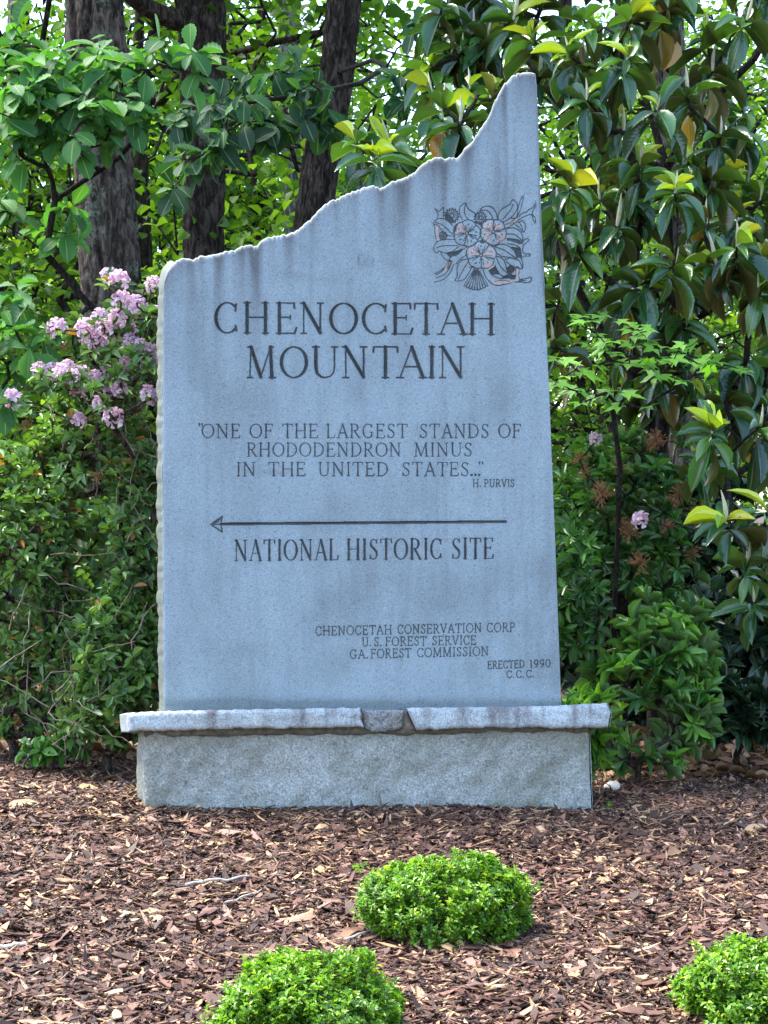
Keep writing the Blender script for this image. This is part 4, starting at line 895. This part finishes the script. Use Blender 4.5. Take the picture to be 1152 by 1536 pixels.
# ------------------------------------------------------------------ magnolia
def magnolia():
    g = np.random.default_rng(62)
    base = gp(985, 1.6); root = thing('magnolia_tree', 'magnolia with big glossy leaves, yellow new leaves and pale candle buds right of the stone', 'tree', base)
    A = [base, P(982, 900, 1.55), P(976, 760, 1.5), P(974, 626, 1.45), P(948, 555, 1.4), P(891, 480, 1.4), P(850, 400, 1.35), P(800, 300, 1.5), P(740, 230, 1.6), P(640, 190, 1.6)]
    B = [P(976, 760, 1.5), P(1000, 600, 1.6), P(1016, 494, 1.6), P(1060, 470, 1.4), P(1110, 430, 1.3), P(1160, 380, 1.3)]
    C = [P(1000, 600, 1.6), P(1005, 440, 1.7), P(1000, 250, 1.8), P(960, 120, 1.9), P(930, -40, 2.0), P(920, -200, 2.0)]
    Dd = [P(1000, 250, 1.8), P(1060, 160, 1.6), P(1130, 90, 1.5), P(1180, 0, 1.5)]
    E = [P(948, 555, 1.4), P(1040, 520, 1.2), P(1100, 500, 1.1), P(1170, 470, 1.0)]
    Fr = [P(976, 760, 1.5), P(1040, 740, 1.2), P(1090, 720, 1.0), P(1140, 690, .95)]
    nb = lambda pts: [p for p in pts]
    # front whorls seen one by one: u, v, Y, new-leaf share
    W = [(560, 240, .7, .3), (585, 225, .9, .5), (535, 215, 1.0, .3), (648, 140, 1.1, .5), (665, 165, .9, .3), (705, 135, 1.1, .3), (735, 150, 1.0, .4), (690, 185, .8, .2), (800, 62, 1.0, .7), (855, 85, .8, .5), (940, 90, .7, .45), (905, 120, .9, .2), (985, 165, .6, .1), (880, 150, .7, .1), (935, 200, .8, .1), (1030, 145, .9, .1),
         (855, 285, .55, .75), (1012, 290, .5, .75), (960, 255, .7, .5), (1065, 270, .9, .4), (1030, 245, .9, .3), (925, 340, .8, .1), (870, 375, .8, .0), (835, 330, .8, .1), (965, 425, .7, .25), (1010, 400, .6, .2), (1080, 205, .9, .1), (1105, 370, .6, .5), (1075, 400, .7, .3), (1140, 430, .7, .1), (900, 300, .9, .2), (1060, 340, .8, .1),
         (1068, 650, .3, .35), (1140, 640, .4, .1), (1090, 785, .2, .6), (1150, 770, .3, .4), (1120, 850, .35, .0), (1130, 905, .45, .0), (1050, 690, .6, .2), (840, 450, .9, .0), (830, 520, .9, .0), (985, 560, 1.1, .3), (1120, 540, .9, .0), (1090, 600, .9, .1), (945, 30, .9, .5), (1000, 20, 1.0, .2), (1120, 30, 1.0, .1), (875, 30, 1.0, .2), (770, 30, 1.2, .3), (1060, 60, 1.2, .2), (730, 60, 1.3, .4), (690, 80, 1.3, .3)]
    tips = np.array([P(u, v, Y) for u, v, Y, _ in W]); new = np.array([q for *_, q in W])
    ru = g.uniform(815, 1230, 190); rv = g.uniform(-160, 640, 190); k = (vn(np.stack([ru * .012, rv * .012, ru * 0], -1), 77) > .53) & ~((ru < 930) & (rv > 480))
    rt_ = np.array([P(a, b, y) for a, b, y in zip(ru[k], rv[k], g.uniform(.9, 2.2, k.sum()))])
    ru = g.uniform(640, 820, 26); rv = g.uniform(-100, 120, 26)
    rt2 = np.array([P(a, b, y) for a, b, y in zip(ru, rv, g.uniform(1.2, 2.0, 26))])
    alltips = np.concatenate([tips, rt_, rt2]); new = np.concatenate([new, g.uniform(0, .25, len(rt_) + len(rt2)) * 2 * (g.random(len(rt_) + len(rt2)) < .55)])
    wood = Geo(); d = grow(wood, [A, B, C, Dd, E, Fr], alltips, .0045, .42, .05, .03, 3, .1)
    fo = Geo(); bu = Geo()
    ax = nrm(d * .5 + UP * .9 + np.array([0, -.35, 0]) + g.normal(0, .12, d.shape))
    def ring(sel, n, el, L, asp, lo, hi, droop, back):
        t = alltips[sel] - ax[sel] * back
        pos, yd, up, ix = whorls(t, ax[sel], n, el, g, droop, .02)
        m = len(pos); Ls = L * g.uniform(.55, 1.25, m)
        leaves(fo, T_mg, pos, yd, up, Ls, Ls * asp * g.uniform(.85, 1.15, m), g.uniform(lo, hi, m), g)
    al = np.ones(len(alltips), bool)
    ring(al, 5, (-20, 38), .135, .165, .25, .70, .12, .0)
    ring(al, 4, (-50, -8), .165, .18, .0, .62, .3, .03)
    ring(g.random(len(al)) < .4, 3, (-75, -40), .155, .17, .0, .4, .5, .06)
    ring(g.random(len(al)) < .28, 1, (-80, -50), .15, .22, .9, 1.0, .9, .07)
    for k in range(5): ring(g.random(len(al)) < new * 1.5, 1, (10, 62), .125, .14, .70, .88, .0, -.01)
    kk = np.zeros(len(al), bool); kk[:len(W)] = g.random(len(W)) < .9; kk[len(W):] = g.random(len(al) - len(W)) < .35
    hh = np.linspace(0, 1, 7); tube(bu, np.stack([hh * 0 + .004 * np.sin(hh * 3), hh * 0, hh * .1], -1), np.array([.0035, .0055, .0065, .006, .0048, .003, .0008]), 8)
    BUD = bu.mesh('flower_bud', m_bud)
    b0 = alltips[kk][:100]; bd = nrm(ax[kk][:100] + UP * .9)
    part(wood, 'trunk', m_dkst, root); part(fo, 'crown', m_mag, root); 
    for q, dv in zip(b0, bd):
        o = bpy.data.objects.new('flower_bud', BUD); COL.objects.link(o); o.parent = root; o.location = Vector(q) - Vector(root.location)
        o.rotation_euler = Vector(dv).to_track_quat('Z', 'Y').to_euler(); s_ = g.uniform(.7, 1.35); o.scale = (s_, s_, s_)
magnolia()

# ------------------------------------------------------------------ maple sapling
g = np.random.default_rng(71)
base = gp(905, 1.0); root = thing('maple_sapling', 'light green maple sapling with lobed leaves in flat layers right of the stone', 'tree', base)
MP = [(905, 505), (940, 512), (1000, 540), (870, 545), (1090, 545), (930, 590), (960, 500), (860, 585), (900, 475), (985, 520), (1040, 540), (870, 480), (1010, 525), (1060, 555), (890, 520), (915, 525), (850, 540), (930, 610), (955, 485), (1030, 520), (975, 545), (840, 575), (1075, 535), (895, 600), (1000, 560), (950, 545), (880, 560), (1105, 555), (1020, 570)]
tips = np.array([P(u, v, g.uniform(.35, .75)) for u, v in MP for _ in (0, 1, 2)]) + g.normal(0, .03, (len(MP) * 3, 3)) * np.array([1, 1, .35])
wood = Geo(); grow(wood, [[base, P(925, 850, .9), P(930, 700, .85), P(920, 620, .8)]], tips, .0018, .4, .012, .015, 3)
a = g.random(len(tips)) * 6.28; yd = np.stack([np.cos(a), np.sin(a) - .6, -.25 + 0 * a], -1)
fo = Geo(); leaves(fo, T_mp, tips, yd, np.tile([0, -.7, 1.], (len(tips), 1)) + g.normal(0, .12, (len(tips), 3)), .068 * g.uniform(.7, 1.2, len(tips)), .068 * g.uniform(.7, 1.2, len(tips)), g.random(len(tips)), g)
part(wood, 'trunk', m_dkst, root); part(fo, 'crown', m_maple, root)

# ------------------------------------------------------------------ oak sapling on the left, its dark limb leaning out
g = np.random.default_rng(81)
base = gp(205, 1.45); root = thing('oak_sapling', 'young oak leaning left on a dark crooked limb above the pink flowers', 'tree', base)
A = [base, P(200, 900, 1.4), P(190, 650, 1.3), P(176, 520, 1.2), P(160, 476, 1.15), P(135, 458, 1.12), P(119, 440, 1.1), P(100, 415, 1.08), P(83, 397, 1.05), P(70, 383, 1.0), P(40, 357, 1.0), P(5, 336, .95), P(-60, 310, .9)]
B = [P(70, 383, 1.0), P(74, 345, 1.0), P(82, 300, 1.0), P(78, 270, .98), P(70, 250, .95), P(60, 228, .95), P(57, 205, .95), P(40, 150, .95)]
C = [P(82, 300, 1.0), P(95, 292, 1.0), P(120, 275, .95), P(150, 256, .9), P(178, 238, .88), P(198, 215, .86), P(204, 190, .85), P(207, 160, .85)]
W = [(60, 130, .8), (30, 110, .9), (100, 120, .8), (130, 105, .7), (150, 130, .75), (80, 70, .9), (40, 60, 1.0), (110, 150, .7), (15, 150, .8), (50, 170, .8), (5, 80, .9), (20, 40, 1.0), (165, 165, .85), (90, 200, .75), (60, 195, .8), (150, 150, .6), (205, 150, .8), (225, 105, .9), (220, 70, 1.0), (250, 55, 1.0), (190, 110, .9), (10, 200, .8),
     (20, 490, .45), (45, 520, .4), (10, 545, .5), (70, 500, .5), (5, 600, .5), (30, 455, .6), (0, 300, .9), (25, 310, .9), (100, 350, 1.0), (70, 340, 1.1), (30, 230, .8), (110, 200, .6), (115, 215, .65), (165, 190, .8), (285, 75, .9), (300, 80, .95), (135, 60, 1.0), (170, 90, .9), (-40, 100, .8), (-50, 200, .8), (-40, 500, .5), (200, 175, .8), (230, 180, .9), (140, 185, .8), (75, 95, .75), (125, 140, .65), (35, 95, .7), (15, 125, .6), (95, 105, .7), (0, 170, .6), (65, 150, .7), (180, 140, .75), (50, 120, .6), (110, 85, .9)]
tips = np.array([P(*q) for q in W]); tips = np.concatenate([tips, (tips + g.normal(0, .06, tips.shape))[::3]])
wood = Geo(); d = grow(wood, [A, B, C], tips, .0025, .42, .024, .02, 3)
fo = Geo(); ax = nrm(d * .7 + UP * .35 + np.array([0, -.15, 0])); pos, yd, up, ix = whorls(tips, ax, 7, (-25, 40), g, .3, .07)
up = up * .5 + UP * .9 + np.array([0, -.35, 0]); n = len(pos); Ls = .118 * g.uniform(.5, 1.25, n)
leaves(fo, T_ok, pos, yd, up, Ls, Ls * .27, np.clip(g.normal(.6, .2, n), 0, 1), g)
part(wood, 'trunk', m_dkst, root); part(fo, 'crown', m_oak, root)

# ------------------------------------------------------------------ big trunks
def trunk_geo(geo, pts, rad, seed, furrow=.12, sides=110, rings=230, fq=15):
    pts = np.asarray(pts, float); k = len(pts); tt_ = np.linspace(0, k - 1, rings)
    p = np.stack([np.interp(tt_, range(k), pts[:, i]) for i in range(3)], -1); r = np.interp(tt_, range(k), rad)
    th = np.linspace(0, 2 * np.pi, sides, endpoint=False)
    t = nrm(np.gradient(p, axis=0)); a, e1, e2 = basis(t)
    L = np.concatenate([[0], np.cumsum(np.linalg.norm(np.diff(p, axis=0), axis=1))])
    TH_, LL = np.meshgrid(th, L)
    wob = (fbm(np.stack([np.cos(TH_) * 1.2, np.sin(TH_) * 1.2, LL * .8], -1), seed, 2) - .5) * .16
    q = np.stack([np.cos(TH_) * fq / 3.0, np.sin(TH_) * fq / 3.0, LL * 5.5], -1)
    ridg = np.clip(1 - np.abs(fbm(q, seed + 3, 4) * 2 - 1) * 3.0, -1, 1)
    rr = r[:, None] * (1 + wob + furrow * (ridg - .6))
    v = p[:, None] + rr[..., None] * (np.cos(th)[None, :, None] * e1[:, None] + np.sin(th)[None, :, None] * e2[:, None])
    i = np.arange(rings - 1)[:, None]; j = np.arange(sides)[None]; j2 = (j + 1) % sides
    geo.add(v, [np.stack([i * sides + j, i * sides + j2, (i + 1) * sides + j2, (i + 1) * sides + j], -1).reshape(-1, 4)])
m_b1 = m_bark('lichen_oak_bark', (.018, .013, .009), (.072, .054, .041), (.16, .125, .10), (.17, .20, .14), 1.0)
m_b2 = m_bark('dark_oak_bark', (.010, .007, .005), (.036, .026, .019), (.095, .072, .056), None, 1.2)
m_b3 = m_bark('pale_bark', (.08, .075, .07), (.17, .16, .15), (.30, .29, .28), None, 1.0)
def crown_mesh(seed, n, c, r, mat, L, tips_n, root0, woodmat):
    g = np.random.default_rng(seed); tips = ell(g, tips_n, np.array(c), r, .3, .46, 1.1)
    wood = Geo(); d = grow(wood, [root0], tips, .006, .42, .11, .12, 3, .1)
    fo = Geo(); per = n // tips_n; m = tips_n * per; ix = np.repeat(np.arange(tips_n), per)
    pos = tips[ix] + g.normal(0, .22, (m, 3)) * np.array([1, 1, .5])
    a = g.random(m) * 6.28; yd = np.stack([np.cos(a), np.sin(a), g.normal(-.3, .35, m)], -1)
    up = UP + g.normal(0, .45, (m, 3)); Ls = L * g.uniform(.6, 1.25, m)
    rn = np.clip(np.repeat(g.normal(.5, .22, tips_n), per) + g.normal(0, .12, m), 0, 1)
    leaves(fo, T_w, pos, yd, up, Ls, Ls * .34, rn, g)
    return fo, wood
fo_h, wd_h = crown_mesh(5, 1700, (0, 0, 6.8), (2.6, 2.4, 1.9), m_wood, .13, 120, [(0, 0, 4.4), (.1, 0, 5.2), (0, .1, 6.2)], m_b2)
HIGH = fo_h.mesh('crown', m_wood); HIGHW = wd_h.mesh('limbs', m_b2)
def big_tree(label, pts, wpx, mat, seed, name='oak_tree', limb=None, crown=True, rings=230, sides=110, extra=None):
    """pts: (u, v, Y) from the ground up, wpx: width in photo pixels at each"""
    w = [P(*q) for q in pts]; rad = [a / F * (q[2] + 6) / 2 for a, q in zip(wpx, pts)]
    b = w[0].copy(); b[2] = float(gz(b[0], b[1])) - .05; w[0] = b
    top_ = w[-1] + (w[-1] - w[-2]) / np.linalg.norm(w[-1] - w[-2]) * 1.2; topz = np.array([top_[0], top_[1], max(top_[2], 5.2)])
    w.append(topz); rad.append(rad[-1] * .8)
    root = thing(name, label, 'tree', b); gg = Geo(); trunk_geo(gg, w, [rad[0] * 1.25] + rad[1:], seed, rings=rings, sides=sides)
    if limb: tube(gg, [P(*q) for q in limb[0]], limb[1], 12)
    part(gg, 'trunk', mat, root)
    if crown:
        for nm, me in (('crown', HIGH), ('limbs', HIGHW)):
            o = link(nm, me); o.parent = root; o.location = (topz[0] - b[0], topz[1] - b[1], topz[2] - 5.0 - b[2]); o.rotation_euler = (0, 0, seed * 1.3)
    return root
big_tree('thick oak with lichen spotted bark behind the pink flowers', [(174, 1140, 4), (170, 600, 4), (166, 440, 4), (154, 250, 4), (143, 60, 4), (139, -60, 4)], [96, 92, 90, 86, 86, 84], m_b1, 3)
big_tree('straight dark barked oak rising behind the left top corner of the stone', [(306, 1080, 5), (305, 600, 5), (305, 380, 5), (305, 200, 5), (304, 60, 5), (300, -70, 5)], [70, 66, 62, 63, 68, 72], m_b2, 5, limb=([(300, 40, 5), (270, 30, 4.95), (240, 22, 4.9), (215, 8, 4.8), (185, -15, 4.7), (150, -60, 4.6)], [.08, .07, .06, .055, .05, .04]))
t3 = big_tree('dark oak trunk leaning right behind the middle of the stone', [(420, 1060, 4.5), (440, 600, 4.5), (466, 345, 4.5), (482, 240, 4.5), (505, 110, 4.5), (522, -60, 4.5)], [66, 60, 56, 56, 52, 52], m_b2, 7)
big_tree('slim pale grey trunk between the two dark oaks', [(444, 1010, 9), (443, 600, 9), (441, 300, 9), (434, 130, 9), (430, -60, 9)], [34, 32, 30, 28, 27], m_b3, 9, 'pale_tree', rings=120, sides=60)
big_tree('thin pale trunk just right of the straight dark oak', [(352, 980, 13), (348, 500, 13), (344, 300, 13), (338, 100, 13), (334, -60, 13)], [24, 22, 20, 18, 17], m_b3, 11, 'pale_tree', rings=100, sides=50)
big_tree('rough brown trunk behind the magnolia leaves at top right', [(1040, 1050, 3.6), (1026, 600, 3.6), (1016, 380, 3.6), (1004, 150, 3.6), (998, -60, 3.6)], [58, 54, 50, 48, 46], m_b1, 13)
big_tree('thin grey trunk at the far left edge', [(24, 980, 10), (24, 500, 10), (22, 300, 10), (20, 100, 10), (24, -60, 10)], [26, 24, 22, 22, 20], m_b3, 15, 'pale_tree', rings=100, sides=50)
big_tree('dark slender trunk at the top left corner', [(60, 980, 12), (48, 500, 12), (40, 200, 12), (34, 20, 12), (30, -60, 12)], [24, 22, 22, 20, 20], m_b2, 17, 'slender_tree', rings=100, sides=50)
big_tree('dim grey trunk deep in the woods right of the stone', [(880, 960, 12), (868, 500, 12), (862, 300, 12), (850, 100, 12), (846, -60, 12)], [26, 24, 22, 22, 20], m_b2, 19, 'slender_tree', rings=100, sides=50)
# the dark leafy branch of the leaning oak
g = np.random.default_rng(91)
W = [(270, 165, 2.3), (290, 155, 2.2), (315, 160, 2.1), (345, 155, 2.1), (345, 120, 2.4), (370, 110, 2.3), (405, 120, 2.2), (430, 110, 2.3), (450, 105, 2.2), (470, 120, 2.1), (490, 160, 2.0), (455, 175, 2.0), (420, 195, 2.0), (395, 180, 2.0), (330, 205, 2.0), (300, 235, 2.0), (260, 185, 2.2), (345, 235, 2.1), (315, 220, 2.0), (290, 245, 2.1), (600, 110, 2.3), (480, 190, 2.0), (440, 140, 2.0), (380, 150, 2.1), (360, 185, 2.0), (620, 40, 2.5), (650, 20, 2.6), (610, 150, 2.4), (640, 90, 2.5), ]
tips = np.array([P(*q) for q in W]); tips = np.concatenate([tips, (tips + g.normal(0, .07, tips.shape))[::3]])
wood = Geo(); d = grow(wood, [[P(505, 110, 4.5), P(560, 90, 3.6), P(580, 100, 2.9), P(540, 125, 2.5), P(470, 140, 2.2), P(400, 150, 2.1), P(330, 160, 2.1)]], tips, .0028, .42, .03, .03, 3)
fo = Geo(); ax = nrm(d * .6 + np.array([0, -.2, .1])); pos, yd, up, ix = whorls(tips, ax, 7, (-25, 40), g, .45, .07); up = up * .5 + UP * .9 + np.array([0, -.3, 0]); n = len(pos); Ls = .13 * g.uniform(.5, 1.2, n)
leaves(fo, T_ok, pos, yd, up, Ls, Ls * .28, np.clip(g.normal(.12, .16, n), 0, 1), g)
o = part(wood, 'branch', m_dkst, t3); o2 = part(fo, 'foliage', m_oak, t3)

# ------------------------------------------------------------------ sunlit woods behind
def understory(seed, h, r, n, L, tips_n):
    fo, wood = crown_mesh(seed, n, (0, 0, h * .55), (r, r, h * .47), m_wood, L, tips_n, [(0, 0, 0), (.05, 0, h * .25), (0, .05, h * .5), (.05, 0, h * .75)], m_b2)
    return fo, wood
US = []
for k, (seed, h, r, n, L, tn) in enumerate(((201, 5.2, 1.5, 5600, .082, 220), (202, 6.5, 1.8, 7200, .086, 260), (203, 3.2, 1.3, 4200, .076, 170))):
    fo, wood = understory(seed, h, r, n, L, tn)
    root = thing('understory_tree', 'bright yellow green understory tree in the sunlit woods behind the stone', 'tree', (0, 0, 0), 'understory trees in the sunlit woods')
    part(wood, 'trunk', m_b2, root); part(fo, 'crown', m_wood, root); US.append(root)
g = np.random.default_rng(301); first = [True] * 3
spots = []
for Y, n in ((7.5, 4), (10.5, 5), (14, 6), (19, 7), (26, 8)):
    hw = 576 / F * (Y + 6) * 1.45
    for i in range(n): spots.append((-hw + 2 * hw * (i + .5) / n + g.normal(0, .35), Y + g.normal(0, .8)))
for i, (x, y) in enumerate(spots):
    k = int(g.integers(0, 3)) if i > 2 else i; s_ = g.uniform(.85, 1.25) * (1 + max(0, y - 12) * .03); loc = (x, y, float(gz(x, y)) - .02); rz = g.random() * 6.28
    if first[k]: o = US[k]; first[k] = False; o.location = loc; o.rotation_euler = (0, 0, rz); o.scale = (s_, s_, s_)
    else: copy_thing(US[k], loc, rz, s_)

# ------------------------------------------------------------------ clipped shrubs in front
def boxwood(u, v, wd, ht, label, seed):
    g = np.random.default_rng(seed); c = on_ground(u, v); root = thing('boxwood_shrub', label, 'shrub', c, 'clipped shrubs in the mulch')
    n = 2200; d = nrm(g.normal(size=(n, 3))); d[:, 2] = np.abs(d[:, 2]) * 1.0 - .12; d = nrm(d)
    rr = (.86 + .6 * (fbm(d * 2.1 + seed, seed, 3) - .45)) * np.where(g.random(n) < .4, g.uniform(.55, .95, n), 1) * np.where(g.random(n) < .05, g.uniform(1.03, 1.16, n), 1)
    pw = np.sign(d) * np.abs(d) ** np.array([.85, .85, .7])
    tips = c + pw * rr[:, None] * np.array([wd / 2, wd / 2 * .8, ht]) + np.array([0, 0, .03])
    tips = tips[tips[:, 2] > gz(tips[:, 0], tips[:, 1]) + .02]; tips = tips[fbm(tips * 17, 29, 2) > .33]; n = len(tips)
    wood = Geo(); grow(wood, [[c - np.array([0, 0, .01]), c + np.array([0, 0, .04])]], tips, .0007, .42, .008, .006, 3, .3, sides=4)
    ax = nrm((tips - c) / np.array([wd / 2, wd / 2, ht]) * .8 + UP * .9 + g.normal(0, .3, (n, 3)))
    pos, yd, up, ix = whorls(tips, ax, 11, (5, 60), g, 0, .032); m = len(pos)
    fo = Geo(); Ls = .0155 * g.uniform(.6, 1.25, m); hgt = np.clip(g.normal(.45, .2, n), 0, .9)
    leaves(fo, T_bx, pos, yd, up, Ls, Ls * .27, np.clip(hgt[ix] + g.normal(0, .15, m), 0, 1), g)
    part(fo, 'foliage', m_box, root); part(wood, 'branches', m_stem, root)
boxwood(662, 1400, .47, .165, 'clipped low bright green shrub nearest the stone in the middle of the mulch', 401)
boxwood(466, 1558, .43, .15, 'clipped low bright green shrub cut off by the bottom edge of the photo', 402)
boxwood(1160, 1535, .44, .165, 'clipped low bright green shrub at the bottom right corner', 403)
# weeds
def weed(u, v, label, n, L, seed):
    g = np.random.default_rng(seed); c = on_ground(u, v); tips = c + g.normal(0, .012, (n, 3)) * np.array([1, 1, .3]) + np.array([0, 0, .022])
    shrub('weed', label, c, tips, m_box, T_rh, 6, L, .25, (5, 60), m_stem, seed, special=0, rnd=(.3, .9), r0=.0008, stag=.01, cat='weed')
weed(820, 1212, 'tiny green weed at the foot of the base near its right end', 4, .016, 501)
weed(913, 1216, 'wispy weed on the mulch right of the stone base', 3, .014, 502)
weed(536, 1312, 'small pale sprout at the left edge of the middle clipped shrub', 4, .016, 503)
